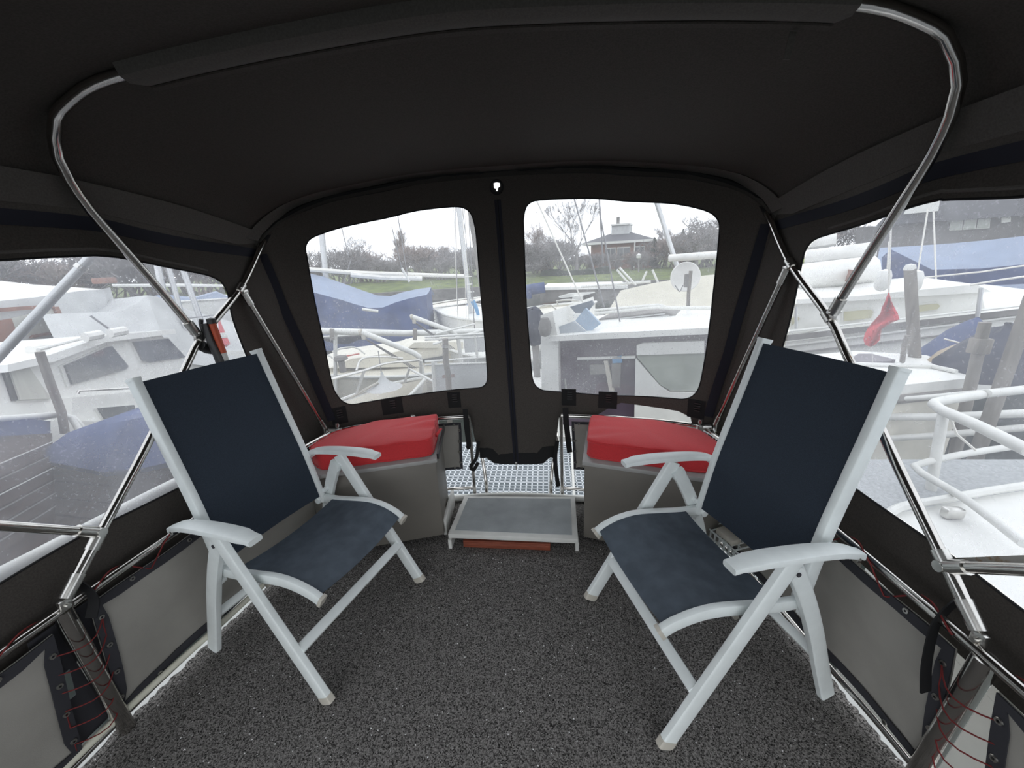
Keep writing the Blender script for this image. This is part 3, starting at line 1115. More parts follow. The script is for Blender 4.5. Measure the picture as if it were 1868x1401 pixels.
strap('webbing_strap', [(-.30, 2.19, .62), (-.30, 2.185, .50), (-.295, 2.18, .38), (-.31, 2.18, .36)], .03, 'black webbing strap hanging over the rail end beside the rumpled-cushion box')
strap('webbing_strap', [(-.235, 2.20, .40), (-.25, 2.17, .30), (-.29, 2.16, .24), (-.27, 2.155, .22), (-.24, 2.16, .27)], .022, 'looped black webbing strap around the gate post')
strap('webbing_strap', [(.31, 2.19, .62), (.315, 2.18, .52), (.325, 2.175, .42), (.335, 2.175, .33)], .034, 'pointed black webbing strap over the rail end beside the smooth-cushion box')
strap('webbing_strap', [(.26, 2.20, .40), (.245, 2.17, .30), (.25, 2.16, .20), (.262, 2.16, .10)], .026, 'long black webbing strap hanging from the gate flap')
strap('webbing_strap', [(1.235, .86, .60), (1.20, .845, .585), (1.175, .835, .54), (1.165, .815, .44), (1.17, .80, .36)], .032, 'dangling black strap end looped over the rail beside the cloth panels')
strap('webbing_strap', [(-1.255, .83, .61), (-1.215, .83, .585), (-1.185, .82, .55), (-1.19, .80, .50)], .03, 'short black strap wrapped round the rail near the cream pipe')

# fittings at the rail corners
for s in (-1, 1):
    c = Vector((s * 1.045, 1.995, .575))
    o = empty('rail_fitting', c, label=('chrome rail fitting at the corner behind the rumpled cushion' if s < 0 else 'chrome rail fitting at the corner behind the smooth cushion'), cat='fitting')
    MB().lathe([(0, -.03), (.018, -.03), (.018, .028), (0, .03)], (0, 0, 0), 12, Matrix.Rotation(R(90), 3, 'Y')).build('clamp_body', CASTSTEEL, o)
    MB().box((-s * .03, -.005, -.005), (.03, .03, .045), ch=.005).build('clamp_jaw', CASTSTEEL, o)
    MB().lathe([(0, .03), (.010, .028), (.012, .01), (.006, 0), (0, 0)], (-s * .03, -.01, .02), 10).build('clamp_knob', CASTSTEEL, o)
# round chrome cap on the stern rail behind the rumpled cushion
o = empty('chrome_finial', (-.62, 2.15, .575), label='small round chrome cap on the rail behind the rumpled cushion', cat='fitting')
MB().lathe([(0, .03), (.014, .028), (.02, .016), (.02, -.01), (0, -.012)], (0, 0, 0), 16).build('cap', CASTSTEEL, o)
MB().cyl((0, 0, -.03), (0, 0, -.01), .008).build('cap_stem', CASTSTEEL, o)

# black clamp-on rod holder with an orange banded rod, on the left frame leg
c = Vector((-1.165, 1.47, 1.19))
o = empty('boathook_holder', c, label='black clamp holder on the frame leg carrying a red and white banded rod', cat='rod holder')
MB().tube([(.0, .0, .10), (.008, -.004, .03), (.022, -.006, -.05), (.035, -.012, -.20)], .016, 10, step=.02, flat=(.014, .020)).build('holder_body', RUBBER, o)
MB().tube([(-.006, -.004, .05), (-.018, -.006, .07), (-.02, -.006, .10), (-.014, -.006, .118)], .008, 8, step=.01).build('release_lever', RUBBER, o)
MB().lathe([(0, -.03), (.02, -.03), (.024, 0), (.02, .03), (0, .03)], (-.03, 0, 0), 14, Matrix.Rotation(R(60), 3, 'X')).build('clamp_knob', RUBBER, o)
rd = empty('signal_rod', (-1.135, 1.475, 1.02), label='red and white banded rod held in the black clamp beside the chair', cat='rod')
MB().tube([(.0, .0, .145), (-.012, 0, .27)], .014, 12).build('red_band', ORANGE, rd)
MB().tube([(.014, 0, -.10), (0, 0, .145)], .013, 12).build('white_band', PAINTW, rd)
MB().lathe([(0, .0), (.017, 0), (.017, .02), (0, .024)], (-.012, 0, .268), 12).build('rod_cap', RUBBER, rd)

# ------------------------------------------------------------------ folding armchairs
PR = dict(st=(.224, -.401, 1.141), hg=(.23, -.217, .401), ar=(.296, -.307, .585), af=(.293, .121, .667), ff=(.288, .261, 0.0), rf=(.293, -.345, 0.0),
          sf=(.228, .254, .43), sr=(.251, -.184, .404), cs=(.263, .169, .214), jt=(.29, -.101, .565))


def make_chair(loc, rz, label):
    o = empty('folding_armchair', loc, rz, label, 'chair', 'folding armchairs in the cockpit')
    back = [(-.217, .395), (-.235, .50), (-.268, .66), (-.312, .82), (-.358, .98), (-.401, 1.141)]
    fr = Vector((1, 0, 0))
    for s in (-1, 1):
        pts = [Vector((s * (.236 - .012 * i / 5), y, z)) for i, (y, z) in enumerate(back)]
        stile = MB().tube(pts, .02, 16, step=.04, flat=(.014, .026, (0, 1, .35))).build('back_stile', WPLASTIC, o)
        d = (pts[-1] - pts[-2]).normalized()
        MB().tube([pts[-1] - d * .002, pts[-1] + d * .008], .02, 16, flat=(.0155, .0275, (0, 1, .35))).build('end_cap', WPLASTIC, stile)
        # seat side rail, dipping at the back and rolling down at the front
        seat = [(-.225, .408), (-.12, .415), (-.02, .432), (.07, .447), (.13, .45), (.19, .442), (.235, .428), (.27, .408)]
        sp = [Vector((s * (.247 - .02 * (i / 7)), y, z)) for i, (y, z) in enumerate(seat)]
        sr = MB().tube(sp, .015, 14, step=.03, flat=(.012, .020, (0, 0, 1))).build('seat_rail', WPLASTIC, o)
        d = (sp[-1] - sp[-2]).normalized()
        MB().tube([sp[-1] - d * .002, sp[-1] + d * .010], .015, 14, flat=(.0145, .0235, (0, 0, 1))).build('end_cap', CAP, sr)
        # front leg
        top, foot = Vector((s * .285, -.100, .640)), Vector((s * .288, .265, .012))
        leg = MB().tube([top, foot], .02, 16, flat=(.013, .0285, (0, .87, .5))).build('front_leg', WPLASTIC, o)
        d = (foot - top).normalized()
        MB().tube([foot - d * .022, foot + d * .006], .02, 16, flat=(.0145, .030, (0, .87, .5))).build('foot_cap', CAP, leg)
        # rear leg, bowed
        rp = [Vector((s * .268, -.108, .605)), Vector((s * .272, -.185, .46)), Vector((s * .280, -.245, .31)), Vector((s * .287, -.298, .15)), Vector((s * .291, -.350, .006))]
        MB().tube(rp, .02, 16, step=.04, flat=(.013, .027, (0, .9, -.35))).build('rear_leg', WPLASTIC, o)
        # hinge between the legs
        MB().lathe([(0, -.016), (.022, -.016), (.024, -.010), (.024, .010), (.022, .016), (0, .016)], (s * .272, -.118, .575), 18, Matrix.Rotation(R(90), 3, 'Y')).build('leg_hinge', WPLASTIC, o)
        MB().lathe([(0, 0), (.007, 0), (.007, .004), (0, .005)], (s * .2885, -.118, .575), 10, Matrix.Rotation(R(90 * s), 3, 'Y')).build('hinge_bolt', HEM, o)
        # armrest: slim paddle, arched
        arm = [(-.322, .606), (-.25, .634), (-.15, .652), (-.02, .665), (.07, .669), (.128, .664)]
        rings = []
        ap = resample([Vector((s * (.297 - .006 * i / 5), y, z)) for i, (y, z) in enumerate(arm)], .02)
        n = len(ap)
        for i, p in enumerate(ap):
            k = i / (n - 1)
            wd = .0225 + .0065 * math.sin(k * 2.4)
            th = .0125
            if k > .94:
                wd *= .86
                th *= .8
            if k < .06:
                wd *= .75
            ring = []
            for a in range(12):
                g = 2 * math.pi * a / 12
                cx, cz = math.cos(g), math.sin(g)
                cx = math.copysign(abs(cx) ** .35, cx)
                cz = math.copysign(abs(cz) ** .45, cz)
                ring.append(p + Vector((cx * wd, 0, cz * th)))
            rings.append(ring)
        arm_o = MB().loft(rings).build('armrest', WPLASTIC, o)
        MB().lathe([(0, 0), (.0075, 0), (.0075, .003), (0, .0045)], (s * .3125, -.296, .604), 10, Matrix.Rotation(R(90 * s), 3, 'Y')).build('arm_bolt', CASTSTEEL, arm_o)
        MB().tube([(s * .236, -.262, .615), (s * .30, -.285, .607)], .009, 10).build('arm_pivot', WPLASTIC, o)
        MB().tube([(s * .285, -.085, .60), (s * .292, -.08, .650)], .009, 10).build('arm_post', WPLASTIC, o)
        # seat hinge barrel, locking knobs
        MB().lathe([(0, -.03), (.014, -.03), (.016, -.026), (.016, .026), (.014, .03), (0, .03)], (s * .243, -.222, .405), 14, Matrix.Rotation(R(90), 3, 'Y')).build('seat_hinge', WPLASTIC, o)
        MB().lathe([(0, -.02), (.011, -.02), (.013, 0), (.011, .02), (0, .02)], (s * .262, -.195, .455), 12, Matrix.Rotation(R(90), 3, 'Y')).build('locking_knob', WPLASTIC, o)
        MB().lathe([(0, -.02), (.012, -.02), (.014, 0), (.012, .02), (0, .02)], (s * .262, -.215, .365), 12, Matrix.Rotation(R(90), 3, 'Y')).build('locking_knob', WPLASTIC, o)
        MB().tube([(s * .266, -.205, .36), (s * .276, -.265, .19)], .005, 8).build('stay_rod', WPLASTIC, o)
    MB().tube([(-.278, .175, .205), (.278, .175, .205)], .015, 14, flat=(.010, .019, (0, .87, -.5))).build('front_stretcher', WPLASTIC, o)
    MB().tube([(-.283, -.275, .20), (.283, -.275, .20)], .012, 12, flat=(.016, .010, (0, .5, .87))).build('rear_stretcher', WPLASTIC, o)
    MB().tube([(-.24, .02, .400), (.24, .02, .400)], .009, 10).build('seat_crossbar', CAP, o)
    # sling back and seat
    bc = Curve([Vector((0, y, z)) for y, z in back])
    rings = []
    for i in range(25):
        t = .045 + .945 * i / 24
        p = bc(t)
        hw = .236 - .012 * t - .010
        ring = []
        for k in range(13):
            u = -1 + 2 * k / 12
            sag = -.014 * (1 - u * u) * (1 if t < .93 else .6)
            ring.append(Vector((u * hw, p.y + .012 + sag, p.z)))
        rings.append(ring)
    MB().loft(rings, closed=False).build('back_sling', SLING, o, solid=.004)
    scv = Curve([Vector((0, y, z)) for y, z in [(-.215, .408), (-.12, .415), (-.02, .432), (.07, .447), (.13, .45), (.19, .442), (.235, .428), (.262, .412)]])
    rings = []
    for i in range(21):
        t = .15 + .85 * i / 20
        p = scv(t)
        hw = .240 - .018 * t
        ring = []
        for k in range(13):
            u = -1 + 2 * k / 12
            ring.append(Vector((u * hw, p.y, p.z + .010 - .022 * (1 - u * u))))
        rings.append(ring)
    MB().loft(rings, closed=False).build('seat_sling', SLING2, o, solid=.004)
    return o


def boat_xy(x, y):
    c, s_ = math.cos(YAW), math.sin(YAW)
    return (x * c - y * s_ + CAM.x, x * s_ + y * c, 0.0)


make_chair(boat_xy(-.8484, 1.3576), -1.9584 + YAW, 'white framed navy sling armchair set beside the cream floor pipe')
make_chair(boat_xy(.6251, 1.1485), 1.7778 + YAW, 'white framed navy sling armchair set beside the dangling black strap')

# stained seam tape on the right-hand window beside the bow leg
def atx(px, py, X):
    d = FW + RT * ((px - 934.0) / FPX) - UP * ((py - 700.5) / FPX)
    return CAM + d * ((X - CAM.x) / d.x)


band('seam_tape', [atx(1535, 625, 1.196), atx(1610, 780, 1.21), atx(1670, 905, 1.222), atx(1715, 1005, 1.23)], .022, .002, RUST, bpy.data.objects['wall_right'], (-1, 0, 0))
band('seam_tape', [atx(1735, 1026, 1.228), atx(1800, 1024, 1.234), atx(1868, 1022, 1.238), atx(1940, 1020, 1.24)], .02, .002, RUST, bpy.data.objects['wall_right'], (-1, 0, 0))
band('seam_tape', [atx(276, 800, -1.203), atx(240, 870, -1.21), atx(205, 940, -1.22), atx(190, 965, -1.225)], .016, .002, RUST, bpy.data.objects['wall_left'], (1, 0, 0))

# white openwork crate on the floor behind the right-hand chair
cb_ = empty('plastic_crate', (1.055, 1.585, 0), R(-70), 'small white openwork plastic crate on the floor behind a chair seat', 'crate')
mb = MB()
for k in range(8):
    x = -.10 + .2 * k / 7
    mb.box((x, -.06, .10), (.006, .006, .2)).box((x, .06, .10), (.006, .006, .2)).box((x, 0, .012), (.006, .12, .006)).box((x, 0, .198), (.005, .12, .005))
for k in range(6):
    z = .012 + .186 * k / 5
    mb.box((0, -.06, z), (.21, .006, .006)).box((0, .06, z), (.21, .006, .006)).box((-.103, 0, z), (.006, .12, .006)).box((.103, 0, z), (.006, .12, .006))
mb.build('crate_lattice', WPLASTIC, cb_, smooth=False)
MB().box((.0, -.03, .215), (.10, .05, .03), ch=.006).build('crate_clip', CAP, cb_)

#OUTDOORS
# ------------------------------------------------------------------ the marina outside
WATER = -1.2
WHITE = mat('boat_white', (0.80, 0.80, 0.77), 0.4, noise=0.10, scale=5)
CREAMW = mat('boat_cream', (0.72, 0.69, 0.60), 0.5, noise=0.12, scale=4)
GREYT = mat('tarp_grey', (0.55, 0.56, 0.56), 0.7, noise=0.15, scale=2.5, bump=0.3, bscale=3)
WHITET = mat('tarp_white', (0.78, 0.77, 0.74), 0.7, noise=0.12, scale=6, bump=0.3, bscale=3)
BEIGET = mat('tarp_beige', (0.62, 0.59, 0.50), 0.75, noise=0.12, scale=4, bump=0.2, bscale=3)
BLUET = mat('tarp_blue', (0.055, 0.085, 0.21), 0.65, noise=0.3, scale=4, bump=0.4, bscale=4)
BLUEL = mat('tarp_blue_skylit', (0.26, 0.32, 0.44), 0.6, noise=0.15, scale=3, bump=0.3, bscale=3)  # tarp blue with reflected sky and haze mixed into the colour
NAVYT = mat('tarp_navy', (0.018, 0.024, 0.055), 0.6, noise=0.3, scale=5, bump=0.4, bscale=6)
TEAKH = mat('timber_dark', (0.085, 0.050, 0.038), 0.6, noise=0.35, scale=6, stretch=(1, 1, 8))
BROWN = mat('timber_brown', (0.26, 0.12, 0.08), 0.6, noise=0.3, scale=8)
PILE = mat('timber_weathered', (0.27, 0.25, 0.225), 0.85, noise=0.45, scale=14, stretch=(1, 1, 0.15), bump=0.5, bscale=20)
GLASSD = mat('boat_glass', (0.10, 0.11, 0.12), 0.12, noise=0.3, scale=3, spec=0.8)
GLASSP = mat('boat_glass_pale', (0.40, 0.43, 0.38), 0.2, noise=0.25, scale=3, spec=0.7)
CURTAIN = mat('curtain_pale', (0.55, 0.55, 0.50), 0.8, noise=0.12, scale=30, stretch=(1, 1, .1))
ALU = mat('alloy_spar', (0.60, 0.61, 0.62), 0.35, metal=0.6, noise=0.1, scale=5)
WIRE = mat('wire_grey', (0.22, 0.22, 0.23), 0.4, metal=0.5)
ROPEW = mat('rope_white', (0.75, 0.73, 0.68), 0.8)
PLUM = mat('cabin_plum', (0.10, 0.075, 0.105), 0.35, noise=0.3, scale=3)
HATCHB = mat('hatch_blue', (0.30, 0.40, 0.52), 0.5, noise=0.08, scale=6)
HATCHD = mat('hatch_slate', (0.12, 0.15, 0.19), 0.5, noise=0.15, scale=5)
GRASS = mat('grass_bank', (0.16, 0.20, 0.055), 0.9, scale=1.2, col2=(0.075, 0.10, 0.035), detail=8)
STONE = mat('quay_stone', (0.24, 0.23, 0.22), 0.85, noise=0.35, scale=2.5)
BARK = mat('bark_grey', (0.29, 0.27, 0.27), 0.9, noise=0.3, scale=6)
BARKR = mat('bark_russet', (0.33, 0.265, 0.24), 0.9, noise=0.3, scale=6)
EVERG = mat('conifer_dark', (0.040, 0.050, 0.038), 0.9, noise=0.4, scale=3)
BRICK = mat('brick_red', (0.29, 0.155, 0.115), 0.85, scale=3, col2=(0.21, 0.12, 0.095), detail=6)
ROOFD = mat('roof_slate', (0.075, 0.075, 0.09), 0.7, noise=0.25, scale=4)
WATERM = mat('harbour_water', (0.055, 0.065, 0.062), 0.07, noise=0.3, scale=.6, bump=0.25, bscale=2.2)
FLAGR = mat('flag_red', (0.62, 0.045, 0.06), 0.75, noise=0.1, scale=8)
SAND = mat('dinghy_tan', (0.42, 0.34, 0.24), 0.7, noise=0.2, scale=6)

# water, bank, quay
tag(MB().prism([(-130, -60, WATER), (130, -60, WATER), (130, 130, WATER), (-130, 130, WATER)], (0, 0, -.2)).build('water', WATERM, smooth=False), kind='structure')
arc = []
for k in range(31):
    g = R(-95 + 190 * k / 30)
    arc.append((math.sin(g), math.cos(g)))
bank = MB()
vs, fs = [], []
prof = [(31, WATER - .3), (31, -.45), (31.6, -.42), (34, -.10), (38, .10), (60, .2), (125, .6)]
for sx, cy in arc:
    for d, z in prof:
        vs.append((sx * d, cy * d, z))
n = len(prof)
for i in range(30):
    for j in range(n - 1):
        fs.append((i * n + j, (i + 1) * n + j, (i + 1) * n + j + 1, i * n + j + 1))
tag(bank.add(vs, fs).build('grass_bank', GRASS), kind='structure')
q = MB()
rr = [[(sx * 30.7, cy * 30.7, WATER - .3), (sx * 30.7, cy * 30.7, -.38), (sx * 31.1, cy * 31.1, -.38), (sx * 31.1, cy * 31.1, WATER - .3)] for sx, cy in arc]
tag(q.loft(rr).build('quay_wall', STONE), kind='structure')


def vplane(p, q):
    """vertical plane through two points: pixel -> point on it"""
    p, q = Vector(p), Vector(q)
    n = (q - p).cross(Vector((0, 0, 1))).normalized()

    def f(px, py):
        d = FW + RT * ((px - 934.0) / FPX) - UP * ((py - 700.5) / FPX)
        return CAM + d * ((p - CAM).dot(n) / d.dot(n))
    f.n = n if (p - CAM).dot(n) > 0 else -n        # pointing away from the camera
    return f


class Thing:
    def __init__(self, name, base, label, cat, group=None):
        self.o = empty(name, base, 0, label, cat, group)
        self.b = Vector(base)

    def part(self, name, m, mb, parent=None, **k):
        mb.v = [tuple(Vector(p) - self.b) for p in mb.v]
        return mb.build(name, m, parent or self.o, **k)

    def slab(self, name, m, f, pix, depth, off=0.0, parent=None, **k):
        """outline on a vertical plane, given real depth behind it"""
        P = [f(*p) - f.n * off for p in pix]
        return self.part(name, m, MB().prism(P, f.n * depth), parent, **k)

    def rod(self, name, m, pts, r, parent=None, seg=7, step=None, r2=None):
        return self.part(name, m, MB().tube(pts, r, seg, step=step, r2=r2), parent)


def hull_mb(P, Q, beam, z_stern, z_bow, zk, bow=0.42, flare=.25, ns=14, transom=.75):
    """hull from stern P to bow Q (plan points)"""
    P, Q = Vector((P[0], P[1], 0)), Vector((Q[0], Q[1], 0))
    ax = Q - P
    sd = Vector((-ax.y, ax.x, 0)).normalized()
    rings, edge = [], []
    for i in range(ns + 1):
        t = i / ns
        w = beam / 2 * (transom + (1 - transom) * math.sin(min(1, t / .45) * math.pi / 2)) if t < .45 else beam / 2 * max(.02, 1 - ((t - .45) / .55) ** 2.2)
        z = z_stern + (z_bow - z_stern) * t ** 2
        c = P + ax * t
        lean = ax.normalized() * (bow * (t ** 4))
        row = []
        for s, k, zz in ((1, 1, z), (1, .97, z * .5 + zk * .5 + .15), (1, .8, zk + .25), (1, .15, zk), (-1, .15, zk), (-1, .8, zk + .25), (-1, .97, z * .5 + zk * .5 + .15), (-1, 1, z)):
            up_ = (zz - zk) / max(.01, z - zk)
            row.append(c + sd * (s * w * k * (1 - flare * (1 - up_) * (.4 + .6 * t))) + Vector((0, 0, zz)) + lean * up_)
        rings.append(row)
    return rings


def boat(name, label, cat, P, Q, beam, zs, zb, m, deck=WHITE, zk=WATER - .25, rub=PAINTW, group=None, **k):
    t = Thing(name, ((P[0] + Q[0]) / 2, (P[1] + Q[1]) / 2, WATER), label, cat, group)
    rings = hull_mb(P, Q, beam, zs, zb, zk, **k)
    t.part('hull', m, MB().loft(rings, closed=False, caps=False).add(rings[0], [tuple(range(8))]))
    vs, fs = [], []
    for i, r in enumerate(rings):
        a, b = r[0], r[7]
        vs += [a - Vector((0, 0, .05)), (a + b) / 2, b - Vector((0, 0, .05))]
        if i:
            fs += [(3 * i - 3, 3 * i, 3 * i + 1, 3 * i - 2), (3 * i - 2, 3 * i + 1, 3 * i + 2, 3 * i - 1)]
    t.part('deck', deck, MB().add(vs, fs))
    t.part('rub_rail', rub, MB().tube([r[0] for r in rings] + [r[7] for r in rings[::-1]], .03, 6))
    t.rings = rings
    return t


def tent(t, name, m, A, B, w, drop, sag=.06, over=.0, ends=True, n=10, wl=None):
    """sheet over a ridge from A to B: both slopes, drooping, with closed ends"""
    A, B = Vector(A), Vector(B)
    ax = (B - A)
    sd = Vector((-ax.y, ax.x, 0)).normalized()
    w1, w2 = (w if wl is None else wl), w
    rings = []
    for i in range(n + 1):
        u = i / n
        c = A.lerp(B, u) - Vector((0, 0, sag * math.sin(u * math.pi)))
        j = .02 * math.sin(i * 2.1)
        rings.append([c + sd * w1 - Vector((0, 0, drop + j + .25)), c + sd * w1 - Vector((0, 0, drop * .95 + j)), c + sd * (w1 * .5 + j) - Vector((0, 0, drop * .55)), c,
                      c - sd * (w2 * .5 + j) - Vector((0, 0, drop * .55)), c - sd * w2 - Vector((0, 0, drop * .95 - j)), c - sd * w2 - Vector((0, 0, drop + j + .25))])
    return t.part(name, m, MB().loft(rings, closed=True, caps=ends))


# ---- trees and hedges on the bank
def tree_mb(h, seed, spread=.55, levels=6, stems=1, trunk=.16, upright=.5, fork=3, twig=.008):
    """leafless crown: limbs fork again and again into fine twigs"""
    rnd = random.Random(seed)
    mb = MB()

    def grow(p, d, L, r, lv):
        q = p + d * L * .5 + Vector((rnd.uniform(-1, 1), rnd.uniform(-1, 1), 0)) * L * .05
        e = q + (d + Vector((rnd.uniform(-1, 1), rnd.uniform(-1, 1), rnd.uniform(-.1, .5))) * .15).normalized() * L * .5
        mb.tube([p, q, e] if lv > 1 else [p, e], max(r, twig), 5 if lv > 3 else 3, caps=False, r2=max(r * .6, twig * .7))
        if lv == 0:
            return
        n = fork + (rnd.random() < .5)
        for i in range(n):
            s = p.lerp(e, 1.0 if i < 2 else rnd.uniform(.35, .95))
            a = Vector((rnd.gauss(0, 1), rnd.gauss(0, 1), rnd.gauss(0, .4))).normalized()
            nd = (d * upright + a * spread + Vector((0, 0, .22))).normalized()
            grow(s, nd, L * rnd.uniform(.62, .85), r * .6, lv - 1)

    for s in range(stems):
        k = 0 if stems == 1 else 1
        d = Vector((rnd.uniform(-.6, .6) * k, rnd.uniform(-.6, .6) * k, 1)).normalized()
        grow(Vector((rnd.uniform(-.4, .4) * k, rnd.uniform(-.4, .4) * k, 0)), d, h * (.26 if stems == 1 else .22), trunk, levels)
    zm = max(p[2] for p in mb.v)
    mb.v = [(p[0] * h / zm, p[1] * h / zm, p[2] * h / zm) for p in mb.v]
    return mb


def plant_tree(px, D, py_top, label, seed, m=BARK, **k):
    b = at(px, 480, D)
    b.z = .1 if D > 36 else -.05
    top = at(px, py_top, D).z
    o = empty('bare_tree', b, 0, label, 'tree', 'bare winter trees on the bank')
    mb = tree_mb(top - b.z, seed, **k)
    mb.build('branches', m, o, fixn=False)
    MB().tube([(0, 0, -.1), (0, 0, (top - b.z) * .3)], .18, 8, r2=.12).build('trunk', m, o)


plant_tree(1052, 36, 352, 'tall bare many-branched tree in front of the brick house', 3, levels=8, spread=.46, upright=.85, trunk=.13, fork=2)
plant_tree(985, 44, 402, 'russet bare tree beside the low garden house', 12, m=BARKR, levels=6, spread=.6, trunk=.12)
plant_tree(655, 42, 428, 'spreading bare tree behind the blue-tarped sailboat', 5, levels=7, spread=.6, trunk=.14, fork=2)
plant_tree(738, 46, 412, 'narrow dense bare tree rising above the russet bushes', 8, m=BARKR, levels=6, spread=.30, upright=.8, trunk=.12)
plant_tree(800, 42, 446, 'low rounded russet bare tree beside the twin masts', 21, m=BARKR, levels=6, spread=.85, trunk=.12)
plant_tree(845, 48, 450, 'grey bare tree half hidden by the twin masts', 25, levels=6, spread=.7, trunk=.12)
plant_tree(1270, 34, 392, 'wide bare tree past the boom and the round dish', 31, levels=6, spread=.75, trunk=.14)
plant_tree(1215, 45, 412, 'slender bare tree just past the brick house', 33, levels=6, spread=.35, upright=.9, trunk=.10)
# small cypresses
for i, (px, py, D) in enumerate(((1242, 418, 42), (1192, 434, 40))):
    b = at(px, 480, D)
    b.z = .1
    h = at(px, py, D).z - b.z
    o = empty('cypress', b, 0, ('slim dark cypress among the bare trees past the boom' if i == 0 else 'short dark cypress at the gable end of the brick house'), 'tree')
    rnd = random.Random(i)
    prof = [(0.02, h)] + [(h * .10 * (1 - k / 9) ** .0 * math.sin((k + 1) / 10 * math.pi * .62) + .05, h * (1 - (k + 1) / 11)) for k in range(10)]
    mb = MB().lathe(prof, (0, 0, 0), 12)
    mb.v = [(x + rnd.uniform(-.1, .1), y + rnd.uniform(-.1, .1), z + rnd.uniform(-.1, .1)) for x, y, z in mb.v]
    mb.build('foliage', EVERG, o)
    MB().cyl((0, 0, -.1), (0, 0, .6), .08).build('trunk', BARK, o)
# bare shrubs along the bank, in two kinds
shr = []
for k in range(3):
    o = empty('bare_shrub', (0, 0, 0), 0, 'low twiggy leafless shrub in the hedge along the bank', 'shrub', 'leafless hedge shrubs along the bank')
    tree_mb(2.6, 50 + k, spread=.75, levels=4, stems=11, trunk=.03, upright=.6).build('twigs', (BARK, BARKR, BARK)[k], o, fixn=False)
    shr.append(o)
spots = []
rnd = random.Random(4)
for az in range(-86, 34, 2):
    g = R(az + rnd.uniform(-.8, .8))
    D = rnd.uniform(37, 42)
    hs = rnd.uniform(.75, 1.35)
    if az < -38:
        hs *= 1.4
    if 2 < az < 16:
        hs *= .55
    if az > 22:
        hs *= 1.25
    spots.append((math.sin(g) * D, math.cos(g) * D, hs, rnd.uniform(0, 6.28)))
for i, (x, y, hs, rz) in enumerate(spots):
    o = shr[i] if i < 3 else copy_tree(shr[i % 3])
    o.location = (x, y, .05)
    az = math.degrees(math.atan2(x, y))
    where = ('beyond the tarped boats' if az < -45 else 'beyond the blue-tented sailboat' if az < -14 else 'beyond the twin masts' if az < 1 else
             'beside the brick house' if az < 17 else 'past the boom and the round dish')
    kind_ = 'russet' if i % 3 == 1 else 'grey'
    tag(o, kind_ + ' leafless shrub in the hedge on the bank ' + where, 'shrub', kind_ + ' leafless shrubs ' + where)
    o.rotation_euler = (0, 0, rz)
    o.scale = (hs * 1.15, hs * 1.15, hs)

# ---- the brick house across the water
f = vplane(at(1075, 470, 43), at(1185, 470, 42))
base = f(1130, 500)
base.z = .1
hs = Thing('brick_house', base, 'red brick house with dark hipped roof and white fascia across the water', 'house')


def hp(px, z, back=0.0):
    p = f(px, 450)
    return Vector((p.x, p.y, z)) + f.n * back


ze = f(1130, 444).z
za = f(1130, 420).z
hs.part('wall', BRICK, MB().prism([hp(1078, .0), hp(1186, .0), hp(1186, ze), hp(1078, ze)], f.n * 8))
ov = .5
fa = [hp(1064, ze, -ov), hp(1196, ze, -ov), hp(1196, ze, 8.5), hp(1064, ze, 8.5)]
hs.part('fascia', PAINTW, MB().prism(fa, (0, 0, .22)))
rf = MB()
r0 = [p + Vector((0, 0, .2)) for p in fa]
rg = [hp(1104, za, 4), hp(1136, za, 4)]
rf.add(r0 + rg, [(0, 1, 5, 4), (1, 2, 5), (2, 3, 4, 5), (3, 0, 4), (0, 3, 2, 1)])
roof = hs.part('roof', ROOFD, rf, smooth=False)
dz0, dz1 = za - .3, f(1130, 407).z
hs.part('chimney', GREYT, MB().prism([hp(1104, dz0, 3), hp(1138, dz0, 3), hp(1138, dz1, 3), hp(1104, dz1, 3)], f.n * 2), roof)
hs.part('chimney_cap', PAINTW, MB().prism([hp(1103, dz1, 2.8), hp(1139, dz1, 2.8), hp(1139, dz1 + .15, 2.8), hp(1103, dz1 + .15, 2.8)], f.n * 2.4), roof)
hs.part('chimney_pot', STONE, MB().cyl(hp(1113, dz1, 4), hp(1113, dz1 + .9, 4), .18), roof)
for a, b, zz0, zz1 in ((1104, 1124, .9, 2.2), (1126, 1150, 1.0, 2.2), (1158, 1176, .9, 2.2)):
    w = hs.part('window_frame', PAINTW, MB().prism([hp(a, zz0, -.06), hp(b, zz0, -.06), hp(b, zz1, -.06), hp(a, zz1, -.06)], f.n * .08))
    mid = (a + b) / 2
    for c, d in ((a + .8, mid - .4), (mid + .4, b - .8)):
        hs.part('pane', GLASSD, MB().prism([hp(c, zz0 + .1, -.09), hp(d, zz0 + .1, -.09), hp(d, zz1 - .1, -.09), hp(c, zz1 - .1, -.09)], f.n * .04), w)
hs.part('porch_post', PAINTW, MB().prism([hp(1158, 0, -.5), hp(1160, 0, -.5), hp(1160, ze, -.5), hp(1158, ze, -.5)], f.n * .2))
# lamp post in the garden, terrace sheds
lp = Thing('garden_lamp', at(1165, 505, 36), 'white-headed garden lamp post in front of the brick wall', 'lamp post')
a = at(1165, 472, 36)
lp.rod('post', BARK, [at(1165, 508, 36), a], .06)
lp.part('lamp_head', PAINTW, MB().lathe([(0, 0), (.2, .05), (.22, .3), (0, .45)], a, 10))
fg = vplane(at(950, 480, 46), at(1000, 480, 46))
g1 = Thing('garden_house', fg(975, 492), 'low white-eaved garden building beside the russet tree', 'house')
g1.slab('wall', STONE, fg, [(940, 494), (998, 494), (998, 484), (940, 484)], 5)
g1.slab('fascia', PAINTW, fg, [(938, 486), (1000, 485), (1000, 482), (938, 483)], 6, .4)
g1.slab('roof', ROOFD, fg, [(938, 483), (1000, 482), (988, 471), (950, 471)], 5, .3)
